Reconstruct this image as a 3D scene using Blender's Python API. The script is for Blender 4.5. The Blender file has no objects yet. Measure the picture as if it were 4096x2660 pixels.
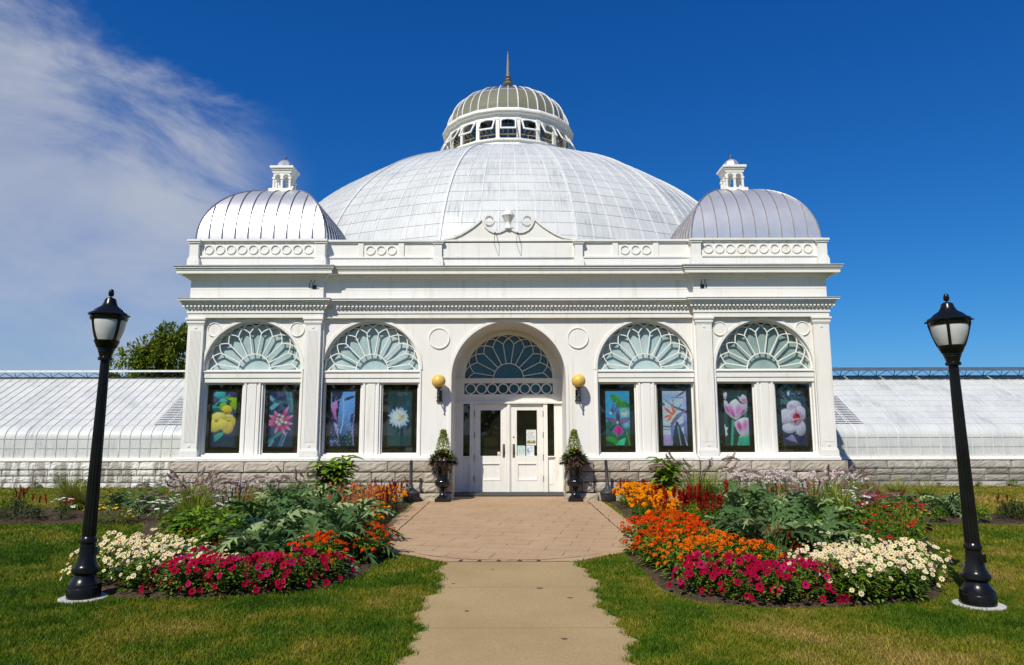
import bpy, math, random
import numpy as np
from mathutils import Vector, Matrix
from math import radians as RAD, sin, cos, pi, sqrt, atan2, exp
SC = bpy.context.scene
COL = SC.collection
random.seed(11)
RNG = np.random.default_rng(7)

# ------------------------------------------------------------------ camera
cam_d = bpy.data.cameras.new('camera'); cam = bpy.data.objects.new('camera', cam_d); COL.objects.link(cam)
cam_d.sensor_width = 36.0; cam_d.lens = 36.0 * 700 / 1024; cam_d.clip_end = 2000; cam_d.shift_x = 3.5 / 1024
cam.matrix_world = (Matrix.Translation((0, 0, 1.68))
                    @ Matrix.Rotation(RAD(90 + 8.05), 4, 'X') @ Matrix.Rotation(RAD(-0.12), 4, 'Z'))
SC.camera = cam

# ------------------------------------------------------------------ exposure
SC.view_settings.view_transform = 'Standard'; SC.view_settings.look = 'None'
SC.view_settings.exposure = 0.0; SC.view_settings.gamma = 1.0
SC.view_settings.use_curve_mapping = False
try:
    SC.cycles.use_denoising = True
    SC.cycles.max_bounces = 8; SC.cycles.transparent_max_bounces = 16
    SC.cycles.sample_clamp_indirect = 6
except Exception: pass

# ------------------------------------------------------------------ node helpers
def nn(nt, t, **kw):
    n = nt.nodes.new(t)
    for k, v in kw.items():
        if hasattr(n, k): setattr(n, k, v)
        else: n.inputs[k].default_value = v
    return n
def lk(nt, a, b): nt.links.new(a, b)
def math_n(nt, op, a, b=None, c=None, clamp=False):
    n = nt.nodes.new('ShaderNodeMath'); n.operation = op; n.use_clamp = clamp
    for i, v in enumerate((a, b, c)):
        if v is None: continue
        if hasattr(v, 'links'): nt.links.new(v, n.inputs[i])
        else: n.inputs[i].default_value = v
    return n.outputs[0]
def ramp(nt, fac, stops, interp='LINEAR'):
    n = nt.nodes.new('ShaderNodeValToRGB'); e = n.color_ramp.elements; n.color_ramp.interpolation = interp
    while len(e) < len(stops): e.new(0.5)
    for el, (p, c) in zip(e, stops):
        el.position = p; el.color = tuple(c) + (1,) if len(c) == 3 else c
    nt.links.new(fac, n.inputs[0]); return n.outputs[0]
def mixc(nt, fac, a, b, blend='MIX'):
    n = nt.nodes.new('ShaderNodeMix'); n.data_type = 'RGBA'; n.blend_type = blend
    for sock, v in ((n.inputs[0], fac), (n.inputs[6], a), (n.inputs[7], b)):
        if hasattr(v, 'links'): nt.links.new(v, sock)
        elif isinstance(v, (int, float)): sock.default_value = v
        else: sock.default_value = tuple(v) + (1,) if len(v) == 3 else v
    return n.outputs[2]
def noise(nt, vec, scale, detail=4, rough=0.55, dist=0.0):
    n = nn(nt, 'ShaderNodeTexNoise'); n.inputs['Scale'].default_value = scale; n.inputs['Detail'].default_value = detail
    n.inputs['Roughness'].default_value = rough; n.inputs['Distortion'].default_value = dist
    if vec is not None: nt.links.new(vec, n.inputs['Vector'])
    return n.outputs['Fac']
def mapping(nt, vec, scale=(1, 1, 1), loc=(0, 0, 0), rot=(0, 0, 0)):
    n = nn(nt, 'ShaderNodeMapping'); n.inputs['Scale'].default_value = scale; n.inputs['Location'].default_value = loc
    n.inputs['Rotation'].default_value = rot; nt.links.new(vec, n.inputs['Vector']); return n.outputs[0]
def new_mat(name):
    m = bpy.data.materials.new(name); m.use_nodes = True; nt = m.node_tree
    b = nt.nodes['Principled BSDF']
    return m, nt, b
def pos(nt): return nn(nt, 'ShaderNodeNewGeometry').outputs['Position']
def bump(nt, b, h, strength=0.3, dist=0.02):
    n = nn(nt, 'ShaderNodeBump'); n.inputs['Strength'].default_value = strength; n.inputs['Distance'].default_value = dist
    nt.links.new(h, n.inputs['Height']); nt.links.new(n.outputs[0], b.inputs['Normal'])
def plain(name, col, rough=0.5, metal=0.0, var=0.12, vscale=6.0, spec=0.5, bmp=0.0, bscale=60):
    m, nt, b = new_mat(name)
    b.inputs['Roughness'].default_value = rough; b.inputs['Metallic'].default_value = metal
    b.inputs['Specular IOR Level'].default_value = spec
    f = noise(nt, pos(nt), vscale, 5)
    lo = tuple(c * (1 - var) for c in col); hi = tuple(min(1, c * (1 + var)) for c in col)
    lk(nt, ramp(nt, f, [(0.3, lo), (0.7, hi)]), b.inputs['Base Color'])
    if bmp: bump(nt, b, noise(nt, pos(nt), bscale, 4), bmp, 0.01)
    return m

# ------------------------------------------------------------------ sky and sun
SUN_EL = RAD(47.5); SUN_DIR = Vector((-0.43, -0.90, 0)).normalized()      # direction TOWARDS the sun on the ground
world = bpy.data.worlds.new('World'); SC.world = world; world.use_nodes = True
wn = world.node_tree; wn.nodes.clear()
wo = nn(wn, 'ShaderNodeOutputWorld'); wb = nn(wn, 'ShaderNodeBackground'); lk(wn, wb.outputs[0], wo.inputs[0])
sky = nn(wn, 'ShaderNodeTexSky'); sky.sky_type = 'NISHITA'; sky.sun_disc = False
sky.sun_elevation = SUN_EL; sky.sun_rotation = atan2(SUN_DIR.x, SUN_DIR.y)
sky.altitude = 200; sky.air_density = 1.0; sky.dust_density = 0.4; sky.ozone_density = 2.6
# the photograph was taken through a polariser: a contrast curve per channel deepens the blue
sr = nn(wn, 'ShaderNodeSeparateColor'); lk(wn, sky.outputs[0], sr.inputs[0])
hs = nn(wn, 'ShaderNodeCombineColor')
for i_, (g_, k_) in enumerate(((1.75, 0.070), (1.06, 0.50), (0.80, 1.42))):
    lk(wn, math_n(wn, 'MULTIPLY', math_n(wn, 'POWER', sr.outputs[i_], g_), k_), hs.inputs[i_])
tc = nn(wn, 'ShaderNodeTexCoord'); dvec = tc.outputs['Generated']
sx = nn(wn, 'ShaderNodeSeparateXYZ'); lk(wn, dvec, sx.inputs[0])
yy = math_n(wn, 'MAXIMUM', sx.outputs[1], 0.05)
A = math_n(wn, 'DIVIDE', sx.outputs[0], yy); Ez = math_n(wn, 'DIVIDE', sx.outputs[2], yy)
nz1 = noise(wn, mapping(wn, dvec, (2.6, 1.2, 5.2), (3.1, 0.4, 1.7), (0, RAD(-28), 0)), 1.5, 8, 0.62, 0.5)
nz2 = noise(wn, mapping(wn, dvec, (1.4, 1.0, 3.0), (0.6, 2.2, 0.3), (0, RAD(-20), 0)), 1.6, 5, 0.55, 0.3)
ln = math_n(wn, 'ADD', Ez, math_n(wn, 'MULTIPLY', A, 0.83))
edge = math_n(wn, 'SUBTRACT', 0.13, ln)
edge = math_n(wn, 'ADD', edge, math_n(wn, 'MULTIPLY', math_n(wn, 'SUBTRACT', nz1, 0.5), 0.75))
m1 = nn(wn, 'ShaderNodeMapRange', interpolation_type='SMOOTHSTEP'); lk(wn, edge, m1.inputs[0])
m1.inputs[1].default_value = -0.04; m1.inputs[2].default_value = 0.22
rt = math_n(wn, 'ADD', math_n(wn, 'MULTIPLY', A, -1.0), math_n(wn, 'MULTIPLY', math_n(wn, 'SUBTRACT', nz2, 0.5), 0.2))
m2 = nn(wn, 'ShaderNodeMapRange', interpolation_type='SMOOTHSTEP'); lk(wn, rt, m2.inputs[0])
m2.inputs[1].default_value = 0.28; m2.inputs[2].default_value = 0.43
dens = math_n(wn, 'MULTIPLY', m1.outputs[0], m2.outputs[0])
m3 = nn(wn, 'ShaderNodeMapRange'); lk(wn, math_n(wn, 'ADD', math_n(wn, 'MULTIPLY', nz1, 0.6), math_n(wn, 'MULTIPLY', nz2, 0.4)), m3.inputs[0]); m3.inputs[1].default_value = 0.36; m3.inputs[2].default_value = 0.62
m3.inputs[3].default_value = 0.48; m3.inputs[4].default_value = 1.0
dens = math_n(wn, 'MULTIPLY', dens, m3.outputs[0])
m4 = nn(wn, 'ShaderNodeMapRange', interpolation_type='SMOOTHSTEP'); lk(wn, Ez, m4.inputs[0]); m4.inputs[1].default_value = 0.02; m4.inputs[2].default_value = 0.42
m4.inputs[3].default_value = 0.62; m4.inputs[4].default_value = 0.85
dens = math_n(wn, 'MULTIPLY', dens, m4.outputs[0])
cl = mixc(wn, dens, hs.outputs[0], (5.45, 5.75, 6.3))
lk(wn, cl, wb.inputs[0]); wb.inputs[1].default_value = 0.10

sd = bpy.data.lights.new('sun', 'SUN'); sd.energy = 4.75; sd.angle = RAD(0.5); sd.color = (1.0, 0.945, 0.835)
sun = bpy.data.objects.new('sun', sd); COL.objects.link(sun)
to_sun = Vector((SUN_DIR.x * cos(SUN_EL), SUN_DIR.y * cos(SUN_EL), sin(SUN_EL)))
sun.rotation_euler = to_sun.to_track_quat('Z', 'Y').to_euler(); sun.location = (-20, -30, 40)

# ------------------------------------------------------------------ object helpers
def tag(o, label=None, cat=None, group=None, kind=None):
    if label: o['label'] = label
    if cat: o['category'] = cat
    if group: o['group'] = group
    if kind: o['kind'] = kind
    return o
def empty(name, loc, label=None, cat=None, group=None, rz=0.0):
    o = bpy.data.objects.new(name, None); COL.objects.link(o); o.location = loc; o.rotation_euler = (0, 0, rz)
    o.empty_display_size = 0.2
    return tag(o, label, cat, group)
def copy_tree(o, parent=None):
    c = o.copy(); COL.objects.link(c)
    if parent: c.parent = parent
    for ch in o.children: copy_tree(ch, c)
    return c

class MB:
    """collects faces, then links them as ONE mesh object"""
    def __init__(s): s.v = []; s.f = []; s.m = []; s.uv = []
    def quad(s, a, b, c, d, m=0, uv=None):
        i = len(s.v); s.v += [tuple(a), tuple(b), tuple(c), tuple(d)]; s.f.append((i, i+1, i+2, i+3)); s.m.append(m); s.uv.append(uv)
    def tri(s, a, b, c, m=0, uv=None):
        i = len(s.v); s.v += [tuple(a), tuple(b), tuple(c)]; s.f.append((i, i+1, i+2)); s.m.append(m); s.uv.append(uv)
    def poly(s, pts, m=0):
        i = len(s.v); s.v += [tuple(p) for p in pts]; s.f.append(tuple(range(i, i+len(pts)))); s.m.append(m); s.uv.append(None)
    def box(s, x0, x1, y0, y1, z0, z1, m=0):
        if x0 > x1: x0, x1 = x1, x0
        i = len(s.v)
        s.v += [(x0,y0,z0),(x1,y0,z0),(x1,y1,z0),(x0,y1,z0),(x0,y0,z1),(x1,y0,z1),(x1,y1,z1),(x0,y1,z1)]
        for f in ((0,3,2,1),(4,5,6,7),(0,1,5,4),(1,2,6,5),(2,3,7,6),(3,0,4,7)):
            s.f.append(tuple(i+k for k in f)); s.m.append(m); s.uv.append(None)
    def grid(s, P, m=0, closed_u=False, uvs=None):
        """P[r][c] points"""
        base = len(s.v); R = len(P); Cn = len(P[0])
        for row in P: s.v += [tuple(p) for p in row]
        for r in range(R-1):
            for c in range(Cn if closed_u else Cn-1):
                c2 = (c+1) % Cn
                s.f.append((base+r*Cn+c, base+r*Cn+c2, base+(r+1)*Cn+c2, base+(r+1)*Cn+c)); s.m.append(m)
                s.uv.append(None if uvs is None else (uvs[r][c], uvs[r][c2], uvs[r+1][c2], uvs[r+1][c]))
    def lathe(s, prof, cx=0, cy=0, n=24, m=0, cap=True, flute=None):
        P = []
        for (r, z) in prof:
            row = []
            for k in range(n):
                a = 2*pi*k/n; rr = r*(1 + (flute(a, z) if flute else 0))
                row.append((cx+rr*cos(a), cy+rr*sin(a), z))
            P.append(row)
        s.grid(P, m, True)
        if cap:
            s.poly(P[-1], m); s.poly(P[0][::-1], m)
    def tube(s, pts, r, n=6, m=0, cap=True):
        pts = [Vector(p) for p in pts]; rs = r if isinstance(r, (list, tuple)) else [r]*len(pts)
        P = []; ref = None
        for i, p in enumerate(pts):
            d = (pts[min(i+1, len(pts)-1)] - pts[max(i-1, 0)])
            d = d.normalized() if d.length > 1e-9 else Vector((0, 0, 1))
            if ref is None: ref = Vector((0, 0, 1)) if abs(d.z) < 0.9 else Vector((1, 0, 0))
            u = d.cross(ref); u = u.normalized() if u.length > 1e-6 else Vector((1, 0, 0)); w = u.cross(d)
            P.append([tuple(p + u*(rs[i]*cos(2*pi*k/n)) + w*(rs[i]*sin(2*pi*k/n))) for k in range(n)])
        s.grid(P, m, True)
        if cap: s.poly(P[0], m); s.poly(P[-1][::-1], m)
    def prism(s, pts, y0, y1, m=0):
        """outline pts (x,z), counter-clockwise seen from -Y, extruded y0..y1"""
        s.poly([(x, y0, z) for x, z in pts], m); s.poly([(x, y1, z) for x, z in pts][::-1], m)
        n = len(pts)
        for i in range(n):
            (xa, za), (xb, zb) = pts[i], pts[(i+1) % n]
            s.quad((xa, y0, za), (xa, y1, za), (xb, y1, zb), (xb, y0, zb), m)
    def strip(s, pts, w, y0, y1, m=0, closed=False):
        """flat bar of width w following pts (x,z), extruded y0..y1"""
        n = len(pts); L = []; Rr = []
        for i in range(n):
            a = pts[(i-1) % n] if closed or i > 0 else pts[i]; b = pts[(i+1) % n] if closed or i < n-1 else pts[i]
            dx, dz = b[0]-a[0], b[1]-a[1]; q = sqrt(dx*dx+dz*dz) or 1
            nx, nz = -dz/q*w/2, dx/q*w/2
            L.append((pts[i][0]+nx, pts[i][1]+nz)); Rr.append((pts[i][0]-nx, pts[i][1]-nz))
        for i in range(n if closed else n-1):
            j = (i+1) % n
            l0, l1, r0, r1 = L[i], L[j], Rr[i], Rr[j]
            s.quad((r0[0], y0, r0[1]), (r1[0], y0, r1[1]), (l1[0], y0, l1[1]), (l0[0], y0, l0[1]), m)
            s.quad((l0[0], y0, l0[1]), (l1[0], y0, l1[1]), (l1[0], y1, l1[1]), (l0[0], y1, l0[1]), m)
            s.quad((r1[0], y0, r1[1]), (r0[0], y0, r0[1]), (r0[0], y1, r0[1]), (r1[0], y1, r1[1]), m)
    def ring(s, xc, zc, r0, r1, y0, y1, a0=0.0, a1=360.0, n=40, m=0):
        """flat annulus (or arc) facing -Y, extruded"""
        full = a1 - a0 >= 359.9; k = n
        an = [RAD(a0 + (a1-a0)*i/k) for i in range(k+1)]
        for i in range(k):
            a, b = an[i], an[i+1]
            p = [(xc+r*cos(t), zc+r*sin(t)) for t in (a, b) for r in (r0, r1)]   # a:r0,r1  b:r0,r1
            i0, o0, i1, o1 = p
            s.quad((i0[0], y0, i0[1]), (o0[0], y0, o0[1]), (o1[0], y0, o1[1]), (i1[0], y0, i1[1]), m)
            s.quad((o0[0], y0, o0[1]), (o0[0], y1, o0[1]), (o1[0], y1, o1[1]), (o1[0], y0, o1[1]), m)
            s.quad((i0[0], y1, i0[1]), (i0[0], y0, i0[1]), (i1[0], y0, i1[1]), (i1[0], y1, i1[1]), m)
    def build(s, name, mats, parent=None, smooth=False, loc=None, angle=38, label=None):
        me = bpy.data.meshes.new(name); me.from_pydata(s.v, [], s.f); me.update()
        for mt in (mats if isinstance(mats, (list, tuple)) else [mats]): me.materials.append(mt)
        if any(s.m): me.polygons.foreach_set('material_index', s.m)
        if any(u is not None for u in s.uv):
            ul = me.uv_layers.new(name='UVMap'); k = 0; arr = np.zeros((len(me.loops), 2), dtype=np.float32)
            for f, u in zip(s.f, s.uv):
                for q in range(len(f)):
                    if u is not None: arr[k] = u[q]
                    k += 1
            ul.data.foreach_set('uv', arr.ravel())
        if smooth:
            me.polygons.foreach_set('use_smooth', [True]*len(me.polygons))
            try: me.set_sharp_from_angle(angle=RAD(angle))
            except Exception: pass
        o = bpy.data.objects.new(name, me); COL.objects.link(o)
        if parent is not None: o.parent = parent
        if loc is not None: o.location = loc
        if label: o['label'] = label
        return o
# ------------------------------------------------------------------ materials of the buildings
def m_white():
    m, nt, b = new_mat('white_paint'); p = pos(nt)
    big = noise(nt, p, 0.9, 4); streak = noise(nt, mapping(nt, p, (7, 7, 0.7)), 1.0, 5, 0.6)
    c = ramp(nt, big, [(0.3, (0.775, 0.755, 0.70)), (0.7, (0.82, 0.805, 0.765))])
    st = ramp(nt, streak, [(0.55, (1, 1, 1)), (0.78, (0.82, 0.77, 0.68))])
    c = mixc(nt, 0.9, c, st, 'MULTIPLY')
    sp = noise(nt, p, 24, 3, 0.7)
    c = mixc(nt, 0.7, c, ramp(nt, sp, [(0.70, (1, 1, 1)), (0.80, (0.80, 0.76, 0.68))]), 'MULTIPLY')
    lk(nt, c, b.inputs['Base Color']); b.inputs['Roughness'].default_value = 0.5; b.inputs['Specular IOR Level'].default_value = 0.35
    bump(nt, b, noise(nt, p, 18, 4), 0.12, 0.01); return m
WHITE = m_white()
LEAD = plain('lead_capping', (0.42, 0.43, 0.45), 0.45, 0.0, 0.15, 4)
DARKROOM = plain('dark_interior', (0.045, 0.045, 0.045), 0.9)
def m_stone():
    m, nt, b = new_mat('rock_faced_stone'); p = pos(nt)
    isl = nn(nt, 'ShaderNodeNewGeometry').outputs['Random Per Island']
    c = ramp(nt, isl, [(0.0, (0.33, 0.29, 0.23)), (0.45, (0.42, 0.375, 0.30)), (1.0, (0.49, 0.44, 0.36))])
    n1 = noise(nt, p, 3.0, 6, 0.62); c = mixc(nt, 0.8, c, ramp(nt, n1, [(0.3, (0.66, 0.63, 0.6)), (0.65, (1.05, 1.03, 1.0))]), 'MULTIPLY')
    n3 = noise(nt, p, 30, 2, 0.5); c = mixc(nt, ramp(nt, n3, [(0.72, (0, 0, 0)), (0.76, (1, 1, 1))]), c, (0.62, 0.60, 0.55))
    lk(nt, c, b.inputs['Base Color']); b.inputs['Roughness'].default_value = 0.9
    bump(nt, b, noise(nt, p, 14, 7, 0.65), 0.55, 0.03); return m
STONE = m_stone()
def m_stone_streaked():
    m, nt, b = new_mat('whitewash_streaked_stone'); p = pos(nt)
    isl = nn(nt, 'ShaderNodeNewGeometry').outputs['Random Per Island']
    c = ramp(nt, isl, [(0.0, (0.25, 0.235, 0.205)), (0.5, (0.33, 0.31, 0.275)), (1.0, (0.42, 0.40, 0.36))])
    n1 = noise(nt, p, 3.2, 6, 0.62); c = mixc(nt, 0.8, c, ramp(nt, n1, [(0.3, (0.62, 0.6, 0.58)), (0.65, (1.05, 1.03, 1.0))]), 'MULTIPLY')
    sx_ = nn(nt, 'ShaderNodeSeparateXYZ'); lk(nt, p, sx_.inputs[0])
    st = noise(nt, mapping(nt, p, (3.2, 1.0, 0.45)), 1.6, 5, 0.6)
    st2 = noise(nt, mapping(nt, p, (0.3, 0.3, 0.3)), 1.0, 2)
    left = math_n(nt, 'MULTIPLY', math_n(nt, 'SIGN', math_n(nt, 'MULTIPLY', sx_.outputs[0], -1.0)), 0.075)
    s = math_n(nt, 'ADD', math_n(nt, 'ADD', st, math_n(nt, 'MULTIPLY', math_n(nt, 'SUBTRACT', st2, 0.5), 0.3)), left)
    c = mixc(nt, ramp(nt, s, [(0.53, (0, 0, 0)), (0.62, (0.9, 0.9, 0.9))]), c, (0.68, 0.67, 0.63))
    lk(nt, c, b.inputs['Base Color']); b.inputs['Roughness'].default_value = 0.9
    bump(nt, b, noise(nt, p, 14, 7, 0.65), 0.5, 0.03); return m
STONE2 = m_stone_streaked()
def m_washglass(name='whitewashed_glass', dark=0.0):
    """shading compound brushed over glass, washed thin in streaks that run down each pane (UV: u = pane column, v = metres along the slope)"""
    m, nt, b = new_mat(name)
    uv = nn(nt, 'ShaderNodeUVMap').outputs[0]
    sp = nn(nt, 'ShaderNodeSeparateXYZ'); lk(nt, uv, sp.inputs[0])
    cell = nn(nt, 'ShaderNodeCombineXYZ'); lk(nt, math_n(nt, 'FLOOR', sp.outputs[0]), cell.inputs[0]); lk(nt, math_n(nt, 'FLOOR', sp.outputs[1]), cell.inputs[1])
    wnz = nn(nt, 'ShaderNodeTexWhiteNoise'); wnz.noise_dimensions = '2D'; lk(nt, cell.outputs[0], wnz.inputs['Vector'])
    s1 = noise(nt, mapping(nt, uv, (9, 0.55, 1)), 1.0, 6, 0.7)
    s2 = noise(nt, mapping(nt, uv, (0.35, 0.35, 1)), 1.0, 3, 0.5)
    t = math_n(nt, 'ADD', math_n(nt, 'MULTIPLY', s1, 0.80), math_n(nt, 'MULTIPLY', s2, 0.45))
    t = math_n(nt, 'ADD', t, math_n(nt, 'MULTIPLY', math_n(nt, 'SUBTRACT', wnz.outputs['Value'], 0.5), 0.085))
    c = ramp(nt, t, [(0.44, (0.30, 0.33, 0.335)), (0.53, (0.50, 0.52, 0.515)), (0.70, (0.615, 0.62, 0.605))])
    lk(nt, c, b.inputs['Base Color']); b.inputs['Roughness'].default_value = 0.38; b.inputs['Specular IOR Level'].default_value = 0.5
    return m
WASH = m_washglass()
BAR = plain('glazing_bar_white', (0.65, 0.66, 0.65), 0.5, 0, 0.1)
BAR_D = plain('glass_lap_grey', (0.45, 0.465, 0.455), 0.6, 0, 0.2)
BAR_R = plain('wing_bar_grey', (0.53, 0.52, 0.50), 0.6, 0, 0.25, 3)
def m_zinc():
    m, nt, b = new_mat('standing_seam_zinc'); p = pos(nt)
    n1 = noise(nt, p, 1.3, 4); c = ramp(nt, n1, [(0.3, (0.66, 0.64, 0.63)), (0.7, (0.74, 0.72, 0.71))])
    lk(nt, c, b.inputs['Base Color']); b.inputs['Metallic'].default_value = 0.66
    rg = nn(nt, 'ShaderNodeMapRange'); lk(nt, noise(nt, p, 5, 4), rg.inputs[0]); rg.inputs[3].default_value = 0.31; rg.inputs[4].default_value = 0.42
    lk(nt, rg.outputs[0], b.inputs['Roughness']); bump(nt, b, noise(nt, p, 2.2, 3), 0.08, 0.05); return m
ZINC = m_zinc()
SEAM = plain('seam_zinc', (0.50, 0.47, 0.45), 0.40, 0.85, 0.2)
BRONZE = plain('weathered_bronze', (0.16, 0.12, 0.085), 0.5, 0.4, 0.3)
def m_glass(name, tint, trans, rough=0.02, ior_spec=1.45):
    m, nt, b = new_mat(name); nt.nodes.remove(b); out = nt.nodes['Material Output']
    tr = nn(nt, 'ShaderNodeBsdfTransparent'); tr.inputs[0].default_value = tint + (1,)
    gl = nn(nt, 'ShaderNodeBsdfGlossy'); gl.inputs['Roughness'].default_value = rough
    di = nn(nt, 'ShaderNodeBsdfDiffuse'); di.inputs[0].default_value = (0.40, 0.37, 0.22, 1)
    m0 = nn(nt, 'ShaderNodeMixShader'); m0.inputs[0].default_value = 1 - trans
    lk(nt, tr.outputs[0], m0.inputs[1]); lk(nt, di.outputs[0], m0.inputs[2])
    fr = nn(nt, 'ShaderNodeFresnel'); fr.inputs[0].default_value = ior_spec
    fw = math_n(nt, 'MULTIPLY', fr.outputs[0], 1.6, clamp=True)
    mx = nn(nt, 'ShaderNodeMixShader'); lk(nt, fw, mx.inputs[0]); lk(nt, m0.outputs[0], mx.inputs[1]); lk(nt, gl.outputs[0], mx.inputs[2])
    lk(nt, mx.outputs[0], out.inputs[0]); return m
PANE = m_glass('clear_window_glass', (0.80, 0.84, 0.82), 0.97)
LGLASS = m_glass('old_lantern_glass', (0.50, 0.52, 0.44), 0.45, 0.14, 1.7)
def m_frost(name, c0, c1):
    m, nt, b = new_mat(name); p = pos(nt)
    n1 = noise(nt, mapping(nt, p, (1, 1, 0.8)), 1.8, 4, 0.5)
    sxx = nn(nt, 'ShaderNodeSeparateXYZ'); lk(nt, p, sxx.inputs[0])
    c = ramp(nt, n1, [(0.3, c0), (0.7, c1)])
    dirt = noise(nt, mapping(nt, p, (26, 26, 2.5)), 1.0, 4)
    c = mixc(nt, 0.5, c, ramp(nt, dirt, [(0.4, (1, 1, 1)), (0.75, (0.75, 0.75, 0.7))]), 'MULTIPLY')
    lk(nt, c, b.inputs['Base Color']); b.inputs['Roughness'].default_value = 0.22; return m
FROST = m_frost('frosted_teal_glass', (0.30, 0.42, 0.43), (0.46, 0.58, 0.59))
FROST_G = m_frost('frosted_green_glass', (0.20, 0.29, 0.27), (0.32, 0.43, 0.40))
FAN_D = m_frost('dark_teal_glass', (0.035, 0.10, 0.125), (0.06, 0.14, 0.165)); FAN_D.node_tree.nodes['Principled BSDF'].inputs['Roughness'].default_value = 0.06

# ------------------------------------------------------------------ entrance building
YP, YC, YD = 17.78, 17.88, 19.40          # end bay wall, central wall, door plane
XE, XJ = 8.20, 4.74                        # outer corner, joint between end bay and centre
B = empty('entrance_pavilion', (0, YC, 0), 'white painted classical entrance building with arched windows and two metal corner domes', 'building')
def part(mb, name, mats, parent=None, **kw):
    par = B if parent is None else parent
    o = mb.build(name, mats, None, **kw)
    o.parent = par; o.matrix_parent_inverse = Matrix.Translation(-Vector(world_loc(par)))
    return o
def world_loc(o):
    l = Vector((0, 0, 0))
    while o is not None:
        l = l + o.location
        if o.parent is not None: l = l + o.matrix_parent_inverse.translation
        o = o.parent
    return l
def arch_wall(mb, x0, x1, z0, z1, xc, r, zs, zb, y0, y1, yrev=None, n=36):
    yr = y1 if yrev is None else yrev
    q = lambda a, b, c, d: mb.quad((a[0], y0, a[1]), (b[0], y0, b[1]), (c[0], y0, c[1]), (d[0], y0, d[1]))
    q((x0, z0), (xc-r, z0), (xc-r, zs), (x0, zs)); q((xc+r, z0), (x1, z0), (x1, zs), (xc+r, zs))
    if zb > z0: q((xc-r, z0), (xc+r, z0), (xc+r, zb), (xc-r, zb))
    pts = [(xc+r*cos(pi-pi*i/n), zs+r*sin(pi-pi*i/n)) for i in range(n+1)]
    q((x0, zs), (xc-r, zs), (xc-r, z1), (x0, z1)); q((xc+r, zs), (x1, zs), (x1, z1), (xc+r, z1))
    for a, b in zip(pts, pts[1:]):
        q(a, b, (b[0], z1), (a[0], z1))
        mb.quad((a[0], y0, a[1]), (a[0], yr, a[1]), (b[0], yr, b[1]), (b[0], y0, b[1]))
    for sx_ in (-1, 1):
        x = xc + sx_*r; a, b = ((x, y0), (x, yr)) if sx_ < 0 else ((x, yr), (x, y0))
        mb.quad((a[0], a[1], zb), (b[0], b[1], zb), (b[0], b[1], zs), (a[0], a[1], zs))
    mb.quad((xc-r, y0, zb), (xc+r, y0, zb), (xc+r, yr, zb), (xc-r, yr, zb))
    for x in (x0, x1): mb.quad((x, y0, z0), (x, y1, z0), (x, y1, z1), (x, y0, z1))
wall = MB()
for s in (-1, 1):
    a, b = sorted((s*XJ, s*XE)); arch_wall(wall, a, b, 0.97, 4.60, s*6.52, 1.25, 3.26, 1.06, YP, YP+0.36)
    a, b = sorted((s*2.1, s*XJ)); arch_wall(wall, a, b, 0.97, 4.60, s*3.52, 1.25, 3.26, 1.06, YC, YC+0.36)
    wall.box(s*7.9, s*8.195, YP+0.36, 21.4, 0.0, 5.9)
arch_wall(wall, -2.1, 2.1, 0.0, 4.60, 0, 1.46, 3.04, 0.0, YC, YC+0.36, YD)
wall.box(-8.195, 8.195, 21.4, 21.6, 0, 5.9)
part(wall, 'wall', WHITE)
room = MB()
room.box(-7.9, 7.9, 21.0, 21.1, 0.0, 5.4); room.box(-7.9, 7.9, 18.35, 21.0, 5.30, 5.4); room.box(-7.9, 7.9, 18.35, 21.0, 0.02, 0.06)
for s in (-1, 1):
    room.box(s*7.8, s*7.89, 18.2, 21.0, 0.06, 5.3); room.box(s*1.66, s*1.72, 18.35, 21.0, 0.06, 5.3)
    # the window sill shelf and the dark wall behind the lower glass
    room.box(s*1.75, s*7.8, 18.95, 19.0, 0.06, 3.1); room.box(s*1.75, s*7.8, 18.35, 18.95, 3.04, 3.1)
part(room, 'interior_room', DARKROOM)
roof = MB(); roof.box(-8.15, 8.15, YP+0.35, 21.6, 5.88, 5.96); part(roof, 'flat_roof', LEAD)

# rock faced plinth, one bulging face per block
def rock_face(mb, x0, x1, z0, z1, y, depth, ny=5, seedv=0, slope=0.0, gap=0.011, ret=0.2, ax='x', sgn=-1):
    rnd = random.Random(seedv); nx = max(4, int((x1-x0)/0.07)); P = []
    x0 += gap; x1 -= gap; z0 += gap; z1 -= gap
    for j in range(ny+1):
        row = []
        for i in range(nx+1):
            u, v = i/nx, j/ny; e = min(u*(x1-x0), (1-u)*(x1-x0), v*(z1-z0)*1.2, (1-v)*(z1-z0)*1.2)
            k = min(1.0, e/0.06)
            d = depth*k*(0.35 + 0.85*rnd.random()) if 0 < i < nx and 0 < j < ny else 0
            yy_ = y + sgn*d + slope*v
            row.append((x0+(x1-x0)*u, yy_, z0+(z1-z0)*v) if ax == 'x' else (yy_, x0+(x1-x0)*u, z0+(z1-z0)*v))
        P.append(row)
    if (ax == 'x') != (sgn < 0): P = [r[::-1] for r in P]
    mb.grid(P)
    # block returns
    def ex(row): return [(p[0], p[1]+ret*(-sgn), p[2]) if ax == 'x' else (p[0]+ret*(-sgn), p[1], p[2]) for p in row]
    mb.grid([P[-1], ex(P[-1])]); mb.grid([ex(P[0]), P[0]])
    mb.grid([[r[0] for r in P], ex([r[0] for r in P])]); mb.grid([ex([r[-1] for r in P]), [r[-1] for r in P]])
MORT = plain('mortar', (0.12, 0.11, 0.095), 0.95)
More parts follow.
